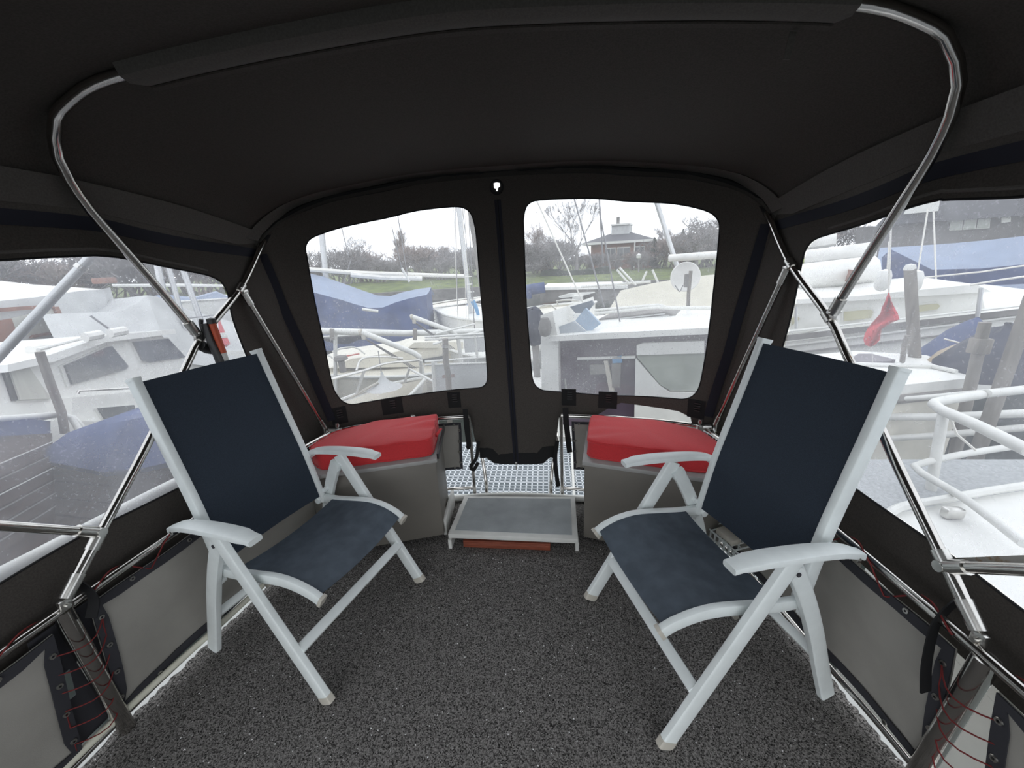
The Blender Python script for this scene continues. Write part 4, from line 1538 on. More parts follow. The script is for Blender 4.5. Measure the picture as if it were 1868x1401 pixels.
# dark clipped hedge under the trees
fh = vplane(at(985, 500, 35.5), at(1110, 500, 35.5))
hd = Thing('clipped_hedge', fh(1040, 507), 'dark clipped hedge between the lawn and the brick house', 'hedge')
mb = MB().prism([fh(*p) for p in densify([(985, 508), (1112, 504), (1112, 486), (1090, 490), (1040, 494), (1000, 492), (985, 496)], 6)], fh.n * 1.2)
rnd = random.Random(9)
mb.v = [(x + rnd.uniform(-.08, .08), y + rnd.uniform(-.08, .08), z + rnd.uniform(-.08, .08)) for x, y, z in mb.v]
hd.part('foliage', EVERG, mb)

# ---- big dark-roofed building off to the right
fb = vplane(at(1600, 420, 34), at(1900, 400, 34))
bd = Thing('boathouse', fb(1760, 440), 'long dark boathouse with a strip of pale windows beyond the blue cover', 'building')
bd.slab('wall', mat('wall_darkgrey', (0.16, 0.15, 0.15), .8, noise=.2, scale=1.5), fb, [(1560, 480), (2000, 450), (2000, 385), (1560, 415)], 10)
bd.slab('roof', ROOFD, fb, [(1600, 412), (2010, 384), (1960, 340), (1640, 372)], 9, .6)
for a in (0, 1, 2):
    x0 = 1731 + a * 25
    w = bd.slab('window_frame', PAINTW, fb, [(x0, 421 - a * 1.6), (x0 + 24, 419.5 - a * 1.6), (x0 + 26, 399 - a * 1.3), (x0 + 4, 400.5 - a * 1.3)], .12, .15)
    bd.slab('pane', GLASSP, fb, [(x0 + 2, 419 - a * 1.6), (x0 + 22, 418 - a * 1.6), (x0 + 24, 401 - a * 1.3), (x0 + 5, 402 - a * 1.3)], .05, .2, w)
bd.slab('wall_sign', PAINTW, fb, [(1826, 407), (1843, 405), (1843, 396), (1826, 397)], .1, .3)
bd.slab('bay', WHITE, fb, [(1650, 392), (1712, 386), (1716, 364), (1660, 372)], 1.0, .9)

# ---- blue covered boats
def rz_of(p, q):
    return (q - p)


# right: long blue cover, sky sheen painted into its colour, with dark skirt
A, B = at(1605, 452, 12.2), at(1990, 415, 12.5)
bb = boat('covered_boat', 'boat under a long blue tarpaulin cover coloured with pale sky sheen in front of the boathouse', 'boat', (A.x - .6, A.y + .2), (B.x + 1, B.y - .6), 3.0, .35, .6, NAVYT)
tent(bb, 'tarpaulin', BLUEL, A, B, 1.7, .95, sag=.05)
f2 = vplane(at(1612, 480, 10.6), at(1960, 470, 10.6))
bb.slab('tarpaulin_skirt', BLUET, f2, [(1608, 470), (1625, 455), (1700, 492), (1790, 490), (1990, 470), (1990, 512), (1612, 530)], .05, smooth=False)
for (x0, y0, x1, y1) in ((1622, 440, 1616, 535), (1693, 380, 1672, 510), (1703, 385, 1708, 520)):
    bb.rod('tie_line', ROPEW, [at(x0, y0, 9.5), at(x1, y1, 9.5)], .012, seg=5)
# left aft: sailboat under a blue tent
A, B = at(572, 500, 12.0), at(786, 524, 10.8)
Bm = at(700, 541, 11.2)
sb = boat('covered_boat', 'sailboat under a sagging blue tarpaulin tent beyond the davit arms', 'boat', (A.x - 1.5, A.y + .5), (B.x + .3, B.y), 3.0, -.15, .0, NAVYT)
n = 12
rings = []
rp = Curve([A + Vector((-1.2, .3, .1)), A, at(640, 522, 11.6), Bm, at(745, 530, 10.9), B])
sd = Vector((.15, -1, 0)).normalized()
for i in range(n + 1):
    c = rp(i / n)
    e1 = .02 * math.sin(i * 1.9)
    zlow = at(590 + 200 * i / n, 640, 10.0).z
    rings.append([c + sd * 1.25 + Vector((0, 0, min(-.55, zlow - c.z))), c + sd * (.95 + e1) - Vector((0, 0, .42 - .30 * (i / n))), c + sd * .5 - Vector((0, 0, .20 - .1 * (i / n))), c,
                  c - sd * .6 - Vector((0, 0, .25)), c - sd * 1.2 - Vector((0, 0, .7))])
top = MB().loft([r[1:5] for r in rings], closed=False)
sb.part('tarpaulin', BLUEL, top)  # top lighter than its skirt: sky reflection is in the colour
sb.part('tarpaulin_skirt', BLUET, MB().loft([[r[0], r[1]] for r in rings], closed=False).add([rings[-1][k] for k in (0, 1, 2, 3)] + [rings[-1][3] - Vector((0, 0, 1.1))], [(0, 1, 2, 3, 4)]))
sb.rod('mast', ALU, [at(596, 520, 12.2), at(575, 300, 12.2)], .075, seg=10)
sb.rod('boom', ROPEW, [at(560, 491, 11.9), at(640, 497, 12), at(720, 500, 12), at(850, 504, 12.5)], .06, step=.4)
sb.rod('furled_sail', WHITET, [at(640, 501, 11.9), at(700, 506, 12), at(770, 508, 12)], .07, step=.3)
for (x0, y0, x1, y1) in ((640, 475, 627, 517), (648, 500, 640, 518), (634, 490, 627, 518), (715, 415, 738, 510), (722, 370, 745, 515), (618, 395, 637, 470)):
    sb.rod('stay', WIRE, [at(x0, y0, 12), at(x1, y1, 12)], .012, seg=4)
sb.rod('stanchion', PAINTW, [at(733, 489, 10.9), at(747, 514, 10.9)], .03)
sb.rod('cleat', PAINTW, [at(660, 564, 9.9), at(690, 568, 9.9)], .035)

# ---- twin masts and the open boats behind
for i, (x0, y0, x1, y1, r, D, lab) in enumerate(((833, 340, 858, 553, .055, 9.5, 'white sailboat whose pale alloy mast rises beside the blue cloth'),
                                                (856, 340, 897, 612, .075, 7.5, 'grey-hulled sailboat whose thick weathered mast stands nearest the aft window edge'))):
    foot = at(x1, y1, D)
    t = boat('moored_sailboat', lab, 'boat', (foot.x - .8, foot.y + 1.8), (foot.x + 1.6, foot.y - 2.2) if i == 0 else (foot.x + .6, foot.y - 1.2), 1.7, foot.z - .25, foot.z - .15, (WHITE, GREYT)[i])
    top = at(x0, y0, D)
    tt = foot + (top - foot) * 2.2
    t.rod('mast', ALU if i == 0 else PILE, [foot - Vector((0, 0, .4)), tt], r, seg=12)
    for dx in ((-14, 6), (10, -18))[i]:
        t.rod('stay', WIRE, [at(x1 + dx * 1.6, y1 + 40, D), at(x0 + dx * .3, y0 - 40, D)], .008, seg=4)
    if i == 0:
        t.rod('sail_cover', mat('cover_sky', (.10, .30, .55), .7, noise=.2, scale=8), [at(862, 549, D - .4), at(868, 560, D - .4), at(873, 577, D - .4)], .055, seg=9, step=.1, r2=.035)
        for k in range(4):
            t.rod('mast_step', PAINTW, [at(849 + k * 2.6, 505 + k * 14, D - .1), at(860 + k * 2.6, 504 + k * 14, D - .1)], .012)
    else:
        for x in (826, 842, 846):
            t.rod('halyard', ROPEW, [at(x, 340, D), at(x + 10, 610, D)], .005, seg=4)
fq = at(780, 560, 16)
ob = boat('open_dayboat', 'low varnished open boat with pale seats past the blue tarpaulin tent', 'boat', at(778, 565, 15)[:2], at(880, 545, 17)[:2], 1.5, at(800, 556, 15.5).z, at(850, 548, 16).z, TEAKH, deck=CREAMW)
ob2 = boat('open_dayboat', 'low pale open boat with a blue bow past the blue tarpaulin tent', 'boat', at(790, 580, 12.5)[:2], at(862, 563, 13)[:2], 1.3, at(800, 572, 12.6).z, at(850, 566, 13).z, CREAMW, deck=STONE)
ob2.slab('bow_panel', mat('bow_blue', (.12, .25, .55), .6), vplane(at(842, 575, 12.3), at(856, 565, 12.3)), [(842, 573), (851, 570), (853, 556)], .3)

# ---- cream sailboat with davits just astern
dv = Thing('davit_crane', at(830, 700, 5.0), 'pair of white tubular davit arms with tackle hanging astern', 'davit')
for pts, r in (([(659, 606), (700, 622), (740, 638), (757, 645), (766, 652)], .036), ([(752, 578), (790, 592), (822, 604), (830, 610), (836, 618)], .034)):
    D = 5.2 if r > .035 else 5.6
    P = [at(x, y, D) for x, y in pts]
    arm = dv.rod('davit_arm', PAINTW, P, r, step=.05, seg=12)
    dv.part('arm_tip', CAP, MB().lathe([(0, -.02), (r * 1.1, -.02), (r * 1.1, .01), (0, .012)], P[0], 12, Matrix.Rotation(R(80), 3, 'Y')), arm)
    b = P[0] + Vector((.02, 0, -.06))
    dv.part('pulley_block', CAP, MB().box(b, (.05, .03, .07), ch=.008), arm)
    q = P[-1] + Vector((-.12, 0, -.10))
    for k in range(3):
        dv.rod('tackle_line', WIRE, [b + Vector((.012 * k, 0, -.02)), q + Vector((.03 * k, .0, -.05))], .005, arm, seg=4)
    dv.rod('davit_post', PAINTW, [P[-1], P[-1] + Vector((.02, 0, -.5))], .03)
dv.rod('cross_brace', PAINTW, [at(790, 628, 5.4), at(890, 600, 5.4)], .018)
dv.rod('cross_brace', PAINTW, [at(795, 609, 5.5), at(866, 591, 5.6)], .014)
sp = Thing('stowed_spar', at(740, 720, 6.6), 'long white spar lying level behind the davit arms', 'spar')
sp.rod('spar_tube', PAINTW, [at(585, 604, 6.6), at(740, 608, 6.6), at(900, 604, 6.6)], .052, seg=12)
for x in (606, 757):
    sp.rod('lashing', PILE, [at(x, 600, 6.5), at(x, 620, 6.5)], .035)
sp.rod('support_leg', PAINTW, [at(612, 606, 6.65), at(612, 760, 6.65)], .03)
sp.rod('support_leg', PAINTW, [at(870, 606, 6.65), at(870, 760, 6.65)], .03)

# cream deck boat seen under the spar
P, Q = at(850, 690, 8.3), at(560, 700, 7.2)
cs = boat('cream_sloop', 'cream sloop with coachroof and low grab rails under the level white spar', 'boat', P[:2], Q[:2], 2.2, at(760, 668, 7.6).z, at(620, 660, 7.2).z, CREAMW, deck=CREAMW)
fc = vplane(at(600, 660, 7.0), at(830, 660, 7.6))
cs.slab('coachroof', CREAMW, fc, [(600, 672), (640, 655), (760, 636), (800, 624), (845, 624), (845, 668)], 1.0)
cs.slab('hatch', CREAMW, fc, [(742, 634), (754, 624), (800, 623), (800, 634)], .5, .05)
cs.slab('cabin_window', GLASSD, fc, [(770, 655), (812, 648), (812, 656), (772, 662)], .03, .03)
cs.slab('sheer_stripe', mat('stripe_red', (.5, .1, .08), .6), fc, [(628, 649), (655, 644), (655, 646), (628, 651)], .03, .03)
cs.rod('grab_rail', PAINTW, [at(606, 642, 6.9), at(620, 636, 6.9), at(648, 634, 6.9), at(666, 646, 6.9)], .014, step=.05)
cs.rod('grab_rail', PAINTW, [at(597, 648, 6.9), at(603, 650, 6.9), at(607, 654, 6.9)], .014)
cs.part('mooring_bitt', STONE, MB().lathe([(0, .12), (.09, .11), (.11, .06), (.05, .03), (.05, -.15), (0, -.15)], at(623, 662, 6.6), 12))

# dinghy hung under the davits
P, Q = at(560, 775, 4.7), at(760, 692, 4.9)
dg = Thing('dinghy', (Vector(P) + Vector(Q)) / 2 + Vector((0, 0, -.5)), 'open white dinghy with pointed bow and a grey cover peaked inside', 'dinghy')
zr = lambda k: P.z + (Q.z - P.z) * k
rings = hull_mb(P[:2], Q[:2], 1.05, P.z + .02, Q.z + .0, min(P.z, Q.z) - .38, bow=.12, flare=.35)
dg.part('hull', WHITE, MB().loft(rings, closed=False).add(rings[0], [tuple(range(8))]))
dg.part('gunwale', PAINTW, MB().tube([r[0] for r in rings] + [r[7] for r in rings[::-1]], .022, 7))
ins = [[(r[0] * .93 + r[7] * .07) - Vector((0, 0, .02)), (r[0] * .8 + r[7] * .2) - Vector((0, 0, .26)), (r[0] * .2 + r[7] * .8) - Vector((0, 0, .26)), (r[0] * .07 + r[7] * .93) - Vector((0, 0, .02))] for r in rings]
dg.part('lining', CREAMW, MB().loft(ins, closed=False))
pk_ = at(698, 690, 4.75)
dg.part('peaked_cover', GREYT, MB().lathe([(0.01, .08), (.025, .02), (.07, -.04), (.14, -.09), (.22, -.12)], pk_, 14))
dg.rod('oar', CAP, [at(640, 725, 4.7), at(690, 698, 4.7)], .016)
dg.rod('lifting_line', WIRE, [at(690, 640, 4.9), at(697, 690, 4.8)], .006, seg=4)

# stern pulpit rails above the dinghy
pr_ = Thing('stern_rail', at(740, 760, 5.0), 'thin stainless pulpit rail crossing above the white dinghy', 'railing')
pr_.rod('top_rail', CASTSTEEL, [at(600, 693, 4.5), at(660, 677, 4.7), at(705, 663, 4.9), at(765, 657, 5.1)], .016, step=.05)
pr_.rod('top_rail', CASTSTEEL, [at(650, 676, 5.0), at(661, 654, 5.1), at(700, 651, 5.2), at(735, 654, 5.2)], .014, step=.05)
pr_.rod('mid_rail', PAINTW, [at(745, 672, 5.0), at(795, 698, 4.6)], .015)
pr_.rod('post', CASTSTEEL, [at(664, 677, 4.7), at(650, 720, 4.7)], .018)
pr_.rod('post', CASTSTEEL, [at(747, 672, 4.9), at(738, 698, 4.9)], .016)
pr_.rod('post', CASTSTEEL, [at(768, 658, 5.0), at(764, 745, 5.0)], .018)
pr_.rod('post', PAINTW, [at(793, 660, 4.6), at(797, 760, 4.6)], .03)

# grey canvas screen and mooring post by the gate
fs_ = vplane(at(785, 680, 4.2), at(905, 680, 4.2))
sc_ = Thing('canvas_screen', fs_(840, 760), 'flat grey canvas screen laced below white rails behind the mooring post', 'screen')
sc_.slab('canvas', GREYT, fs_, [(788, 668), (900, 660), (905, 745), (795, 760)], .01)
sc_.slab('canvas', GREYT, fs_, [(846, 622), (900, 616), (903, 655), (850, 658)], .01, -.4)
for y0, y1, off in ((660, 650, 0), (666, 661, .05), (615, 607, 0), (620, 613, .02)):
    sc_.rod('rail', PAINTW, [fs_(775, y0), fs_(910, y1)], .012)
sc_.rod('post', PAINTW, [fs_(866, 612), fs_(871, 655)], .013)
sc_.rod('post', PAINTW, [fs_(790, 660), fs_(797, 780)], .022)
sc_.slab('printed_patch', mat('patch_brown', (.30, .22, .20), .8), fs_, [(807, 690), (829, 688), (829, 682), (807, 684)], .004, .004)
mp_ = Thing('mooring_post', at(818, 800, 3.9), 'slim weathered timber mooring post in front of the grey screen', 'post')
mp_.rod('post', PILE, [at(822, 830, 3.9), at(818, 690, 3.9), at(813, 655, 3.9), at(812, 618, 3.9)], .030, seg=9)
mp_.rod('post_band', CASTSTEEL, [at(812, 628, 3.9), at(812, 634, 3.9)], .036, seg=9)

# ---- white barge cabin with plum side, right behind the smooth cushion window
fp = vplane(at(1010, 650, 4.2), at(1300, 650, 3.9))
bg = Thing('cabin_cruiser', fp(1150, 800), 'white roofed cabin cruiser with plum side and blue raised hatch', 'boat')
bg.slab('roof_slab', WHITE, fp, [(1006, 619), (1010, 610), (1096, 604), (1200, 599), (1340, 591), (1340, 604), (1250, 607), (1160, 612)], 1.5, .12)
bg.slab('cabin_side', PLUM, fp, [(1022, 616), (1340, 602), (1340, 790), (1024, 790)], 1.4)
bg.slab('end_pillar', WHITE, fp, [(990, 574), (1012, 566), (1022, 618), (1024, 790), (993, 790)], 1.5, .06)
w = bg.slab('side_panel', WHITE, fp, [(1161, 652), (1205, 702), (1222, 713), (1275, 714), (1275, 790), (1158, 790)], .08, .05)
wf = bg.slab('window_frame', WHITE, fp, [(1163, 628), (1175, 624), (1285, 620), (1285, 642), (1163, 646)], .06, .05)
bg.slab('window_pane', GLASSP, fp, [(1163, 646), (1285, 640), (1282, 712), (1225, 712), (1205, 700), (1163, 650)], .02, .03)
for pix, m in (([(1055, 651), (1160, 648), (1160, 652), (1055, 655)], PAINTW), ([(1118, 650), (1135, 648), (1136, 660), (1119, 661)], mat('box_blue', (.12, .28, .48), .6)),
               ([(1103, 657), (1110, 657), (1122, 712), (1113, 712)], CAP), ([(1078, 664), (1105, 664), (1107, 680), (1078, 682)], STONE), ([(1117, 662), (1134, 661), (1132, 705), (1118, 705)], STONE)):
    bg.slab('cabin_fitting', m, fp, pix, .03, .04)
bg.rod('door_handle', CASTSTEEL, [fp(1034, 688) - fp.n * .06, fp(1036, 709) - fp.n * .06], .012)
# hatch: two pale blue leaves opened like a roof, standing on the cabin top
fk = vplane(at(1015, 600, 4.28), at(1095, 590, 4.12))
bg.slab('hatch_leaf', HATCHB, fk, [(1049, 585), (1068, 562), (1095, 591), (1074, 607)], .04, .0)
bg.slab('hatch_leaf', HATCHD, fk, [(1022, 566), (1063, 554), (1067, 561), (1049, 583), (1034, 580)], .04, -.3)
bg.slab('hatch_side', mat('hatch_grey', (.32, .36, .40), .6), fk, [(1011, 612), (1018, 596), (1049, 585), (1074, 607)], .04, .06)
bg.slab('hatch_coaming', WHITE, fk, [(1034, 586), (1034, 578), (1049, 578), (1049, 586)], .3, -.2)
bg.part('round_fender', STONE, MB().lathe([(0, .12), (.04, .11), (.06, .06), (.07, 0), (.05, -.07), (0, -.09)], fp(1004, 595) - fp.n * .15, 12))
fo = vplane(at(1100, 590, 4.9), at(1300, 590, 4.7))
sk = bg.slab('skylight', STONE, fo, [(1092, 582), (1212, 569), (1245, 580), (1225, 588), (1100, 598)], .5)
for k in range(4):
    bg.slab('skylight_slat', GREYT, fo, [(1095 + k * 2, 584 + k * 3.2), (1214 + k * 7, 571 + k * 3.2), (1214 + k * 7, 573 + k * 3.2), (1096 + k * 2, 586 + k * 3.2)], .02, .02, sk)
bg.rod('grab_rail', PAINTW, [fo(1120, 591), fo(1160, 587), fo(1180, 584)], .012)
bg.rod('grab_rail', PAINTW, [fo(1085, 572), fo(1200, 560), fo(1225, 562), fo(1300, 562)], .022)
bg.rod('grab_rail', PAINTW, [fo(1085, 566), fo(1200, 556), fo(1215, 560)], .016)
for x0, y0, x1, y1 in ((980, 368, 1066, 558), (1068, 437, 1102, 560), (1110, 475, 1131, 588), (1093, 360, 1100, 480)):
    bg.rod('forestay', ROPEW if x0 == 980 else WIRE, [at(x0 - (x1 - x0) * .8, y0 - (y1 - y0) * .8, 4.6), at(x1, y1, 4.6)], .009, seg=5)
bg.part('hull', WHITE, MB().prism([Vector((p.x, p.y, -.42)) for p in (fp(960, 700), fp(1345, 700), fp(1345, 700) + fp.n * 2.2, fp(960, 700) + fp.n * 2.2)], (0, 0, -1.0)))
bg.part('side_deck', WHITE, MB().prism([Vector((p.x, p.y, -.42)) for p in (fp(950, 700) - fp.n * .3, fp(1350, 700) - fp.n * .3, fp(1350, 700) + fp.n * 2.3, fp(950, 700) + fp.n * 2.3)], (0, 0, .06)))

# beige covered boat with a round dish on a post
A, B = at(1132, 530, 7.4), at(1330, 498, 7.0)
bc_ = boat('covered_boat', 'boat under a smooth beige canvas cover behind the round dish', 'boat', (A.x - .4, A.y + .3), (B.x + 1.2, B.y - .2), 2.2, .25, .35, WHITE)
tent(bc_, 'canvas_cover', BEIGET, A, B, 1.1, .52, sag=-.04)
bc_.rod('boom', WHITET, [at(1221, 471, 6.6), at(1330, 463, 6.4)], .055, seg=10)
bc_.rod('leaning_mast', ALU, [at(1180, 310, 6.8), at(1200, 376, 6.8), at(1236, 488, 6.8)], .035, seg=9)
for pts in (((1130, 488, 1160, 520), (1125, 492, 1148, 518), (1190, 492, 1200, 515), (1180, 495, 1172, 512))):
    bc_.rod('frame_tube', PAINTW, [at(pts[0], pts[1], 7.0), at(pts[2], pts[3], 7.0)], .018)
bc_.rod('frame_tube', PAINTW, [at(1060, 523, 7.2), at(1130, 518, 7.1), at(1187, 514, 7.0)], .022)
ds = Thing('round_dish', at(1255, 575, 5.6), 'round pale dish mounted on a weathered post beside the beige cover', 'dish')
c = at(1250, 505, 5.6)
rot = Vector((0, 0, 1)).rotation_difference((CAM - c).normalized() + Vector((.25, 0, 0))).to_matrix()
ds.part('dish', WHITET, MB().lathe([(0, -.05), (.10, -.045), (.17, -.02), (.185, .01), (.175, .012), (.10, -.03), (0, -.038)], c, 26, rot))
ds.rod('post', PILE, [at(1255, 575, 5.45), at(1256, 535, 5.45), at(1260, 494, 5.45)], .022, seg=9)
ds.part('bracket', STONE, MB().box(at(1253, 512, 5.45), (.06, .05, .16), ch=.01))
ds.rod('cable', WIRE, [at(1246, 520, 5.4), at(1240, 532, 5.4), at(1234, 524, 5.4), at(1231, 520, 5.4)], .006, seg=5, step=.02)

# long white pontoon boat, small craft and covers between
fl_ = vplane(at(985, 525, 14), at(1145, 520, 14))
ws = Thing('white_barge', fl_(1065, 545), 'long low barge with a bright white coaming across the basin', 'boat')
ws.slab('hull', STONE, fl_, [(985, 530), (1145, 526), (1145, 548), (985, 550)], 2.5)
ws.slab('coaming', WHITE, fl_, [(990, 524), (1145, 520), (1145, 526), (990, 529)], 2.2, .1)
ws.slab('wheelhouse', WHITE, fl_, [(1043, 550), (1064, 549), (1064, 537), (1045, 538)], 1.2, .5)
ws.slab('deck_cover', WHITE, fl_, [(1020, 540), (1040, 534), (1085, 532), (1062, 538), (1024, 542)], 1.0, .4)
nv = Thing('sail_bag', at(975, 550, 9.5), 'bundled navy sail cover on a boom beside the zipped gate flap', 'sail cover')
nv.rod('cover', BLUET, [at(955, 530, 9.5), at(975, 527, 9.5), at(994, 524, 9.5)], .13, step=.2, seg=10)
nv.rod('loose_fold', BLUET, [at(962, 530, 9.4), at(966, 545, 9.4)], .12, r2=.05, seg=8)
nk = Thing('covered_outboard', at(975, 640, 5.4), 'outboard motor wrapped in crumpled black plastic beside the white pillar', 'outboard motor')
mb = MB()
rnd = random.Random(2)
cc = at(975, 590, 5.4)
mb.lathe([(0, .22), (.08, .2), (.13, .1), (.14, -.05), (.12, -.2), (.06, -.3), (0, -.32)], cc, 12)
mb.v = [(x + rnd.uniform(-.025, .025), y + rnd.uniform(-.025, .025), z + rnd.uniform(-.02, .02)) for x, y, z in mb.v]
nk.part('wrapping', NAVYT, mb)
nk.rod('shaft', STONE, [cc + Vector((0, 0, -.2)), cc + Vector((.02, 0, -.9))], .05)
rk = boat('tender', 'pale tender with tubular guard hoop seen beside the navy sail cover', 'boat', at(955, 590, 8.4)[:2], at(1060, 555, 9.2)[:2], 1.3, at(985, 568, 8.6).z, at(1040, 556, 9).z, CREAMW, deck=CREAMW)
rk.rod('guard_hoop', CASTSTEEL, [at(980, 585, 8.2), at(984, 560, 8.2), at(1005, 556, 8.3), at(1015, 565, 8.3), at(1018, 580, 8.3)], .02, step=.1)
rk.rod('guard_hoop', CASTSTEEL, [at(1018, 556, 8.6), at(1016, 549, 8.6), at(1040, 547, 8.6), at(1056, 549, 8.6), at(1062, 556, 8.6)], .02, step=.1)
rk.slab('hull_letters', TEAKH, vplane(at(990, 555, 8.2), at(1020, 552, 8.3)), [(989, 553), (1015, 551), (1015, 553), (989, 555)], .01)
lowb = boat('white_sloop', 'low white sloop lying beyond the sill of the plum-sided cruiser', 'boat', at(950, 660, 5.6)[:2], at(1010, 700, 5.0)[:2], 1.2, -.15, -.1, WHITE)

# ---- right: white timber yacht, piles, pennant, pulpit
P, Q = at(1395, 640, 7.4), at(1990, 560, 8.6)
zs_, zb_ = at(1450, 606, 7.0).z, at(1868, 560, 7.6).z
fy = vplane(at(1440, 620, 6.5), at(1880, 590, 7.2))
wy = Thing('timber_yacht', fy(1650, 680), 'white planked yacht with pale yellow cabin windows beyond the red pennant', 'boat')
wy.slab('hull', WHITE, fy, [(1380, 630), (1868, 572), (2050, 550), (2050, 700), (1380, 730)], 2.4)
for k, (ya, yb, m, th) in enumerate(((628, 572, PAINTW, 3), (644, 592, STONE, 1.6), (612, 562, STONE, 9), (664, 622, PAINTW, 3), (604, 555, PAINTW, 2))):
    wy.slab('rubbing_strake', m, fy, [(1380, ya + (ya - yb) * .12), (2040, yb - (ya - yb) * .38), (2040, yb - (ya - yb) * .38 + th), (1380, ya + (ya - yb) * .12 + th)], .06, .05)
fz = vplane(at(1440, 570, 7.1), at(1880, 545, 7.8))
wy.slab('cabin_trunk', WHITE, fz, [(1400, 612), (1400, 556), (1560, 545), (1770, 524), (1790, 532), (1800, 580)], 1.5)
wy.slab('cabin_roof', WHITE, fz, [(1390, 556), (1390, 548), (1560, 538), (1768, 517), (1795, 530), (1560, 546)], 1.7, .15)
for x0, x1, y0, y1 in ((1534, 1596, 585, 563), (1664, 1716, 569, 552), (1440, 1462, 592, 575)):
    w = wy.slab('cabin_window_frame', PAINTW, fz, [(x0, y0 + 3), (x1 - 6, y0 - 4), (x1, y1 + 4), (x1 - 6, y1 - 2), (x0, y1 + 2)], .04, .03)
    wy.slab('cabin_window', mat('pane_yellowish', (.50, .48, .33), .3, noise=.15, scale=4), fz, [(x0 + 4, y0), (x1 - 9, y0 - 6), (x1 - 4, y1 + 5), (x1 - 9, y1 + 1), (x0 + 4, y1 + 5)], .03, .05, w)
wy.slab('deck_gear', BROWN, fz, [(1585, 524), (1600, 518), (1605, 500), (1592, 498)], .4, -.8)
wy.part('spar_bundle', WHITET, MB().tube([at(1468, 470, 9), at(1540, 462, 9), at(1600, 455, 9)], .13, 9, step=.3).tube([at(1460, 446, 9.4), at(1500, 440, 9.4), at(1526, 436, 9.4)], .12, 9, step=.3))
wy.part('foredeck_cover', WHITE, MB().tube([at(1460, 505, 8.6), at(1540, 497, 8.6), at(1590, 492, 8.8)], .22, 9, step=.3))
for x, y in ((1611, 510), (1668, 512)):
    wy.part('fender', WHITE, MB().lathe([(0, .13), (.06, .11), (.08, .05), (.08, -.08), (.05, -.13), (0, -.15)], at(x, y, 7.0), 12))
for x0, y0, x1, y1 in ((1452, 560, 1453, 640), (1790, 525, 1783, 578)):
    wy.rod('stanchion', ALU, [at(x0, y0, 6.9), at(x1, y1, 6.9)], .02)
wy.rod('lifeline', ROPEW, [at(1668, 508, 7.2), at(1790, 496, 7.3), at(1900, 480, 7.6)], .010)
wy.rod('lifeline', ROPEW, [at(1770, 520, 7.0), at(1830, 510, 7.1), at(1900, 500, 7.4)], .012)

for i, (px, py, qx, qy, r, D, lab) in enumerate(((1660, 489, 1668, 640, .045, 5.4, 'tall round weathered pile with a pale cap beside the red pennant'),
                                                (1797, 588, 1762, 740, .036, 4.6, 'squared weathered pile standing before the tan dinghy'),
                                                (1884, 540, 1806, 760, .036, 3.9, 'slim weathered pile crossing the white pulpit frame'))):
    tp_, mid = at(px, py, D), at(qx, qy, D)
    dr = (mid - tp_)
    ft_ = tp_ + dr * ((WATER - .3 - tp_.z) / dr.z)
    t = Thing('mooring_pile', (ft_.x, ft_.y, WATER), lab, 'pile')
    t.rod('pile_shaft', PILE, [tp_, mid, ft_], r, seg=12, r2=r * 1.15)
    if i == 0:
        t.part('pile_cap', PAINTW, MB().lathe([(0, .04), (r * .8, .03), (r * 1.05, 0), (r * 1.05, -.02), (0, -.02)], tp_, 12))
    if i == 1:
        t.part('pile_block', PILE, MB().box(tp_ + dr.normalized() * .18, (.10, .09, .12), ch=.01))

# pennant hanging on its halyard
pn = Thing('pennant', at(1605, 640, 3.8), 'limp red pennant hanging on a thin halyard before the white planked yacht', 'flag')
top = at(1621, 534, 3.8)
outl = [(1621, 534, 1622), (1616, 548, 1626), (1609, 560, 1631), (1606, 572, 1637), (1597, 582, 1640), (1590, 590, 1622), (1583, 600, 1608), (1578, 610, 1606), (1576, 620, 1605), (1579, 629, 1596)]
rings = []
for j, (xa, y, xb) in enumerate(outl):
    row = []
    for k in range(9):
        u = k / 8
        p = at(xa + (xb - xa) * u, y + 3 * math.sin(u * 3.1), 3.8)
        row.append(p + (CAM - p).normalized() * (.035 * math.sin(u * 7 + j * .8)))
    rings.append(row)
pn.part('cloth', FLAGR, MB().loft(rings, closed=False), solid=.003)
pn.rod('halyard', ROPEW, [at(1632, 330, 3.8), at(1626, 400, 3.8), at(1621, 534, 3.8)], .006, seg=5)
pn.rod('downhaul', ROPEW, [at(1590, 600, 3.85), at(1592, 668, 4.6)], .002, seg=4)

td = Thing('upturned_dinghy', at(1760, 690, 5.6), 'tan upturned dinghy hull lying by the squared pile', 'dinghy')
c0, c1 = at(1728, 672, 5.6), at(1815, 690, 5.2)
ax = c1 - c0
sdv = Vector((-ax.y, ax.x, 0)).normalized()
rings = []
for i in range(11):
    t_ = i / 10
    w = .32 * math.sin(math.pi * (.12 + .85 * t_)) ** .7
    rings.append([c0 + ax * t_ + sdv * (w * math.cos(g)) + Vector((0, 0, .9 * w * max(0, math.sin(g)))) for g in [math.pi * k / 8 for k in range(9)]])
td.part('shell', SAND, MB().loft(rings, closed=False))
td.part('keel_strip', PILE, MB().tube([r[4] for r in rings], .015, 6))
tp = Thing('tarp_bundle', at(1735, 665, 6.0), 'slumped dark blue tarpaulin bundle between the piles', 'tarpaulin')
c = at(1735, 640, 6.0)
mb = MB().lathe([(0.01, .34), (.06, .30), (.14, .20), (.20, .05), (.27, -.10), (.30, -.22), (0, -.24)], c, 14)
mb.v = [(x + (z - c.z) * .45, y, z) for x, y, z in mb.v]
tp.part('cover', BLUET, mb)
tp.rod('tie_cord', ROPEW, [at(1722, 618, 5.6), at(1760, 628, 5.6)], .008)
tk = Thing('dark_net_heap', at(1830, 665, 5.2), 'heap of dark wet netting behind the leaning pile', 'netting')
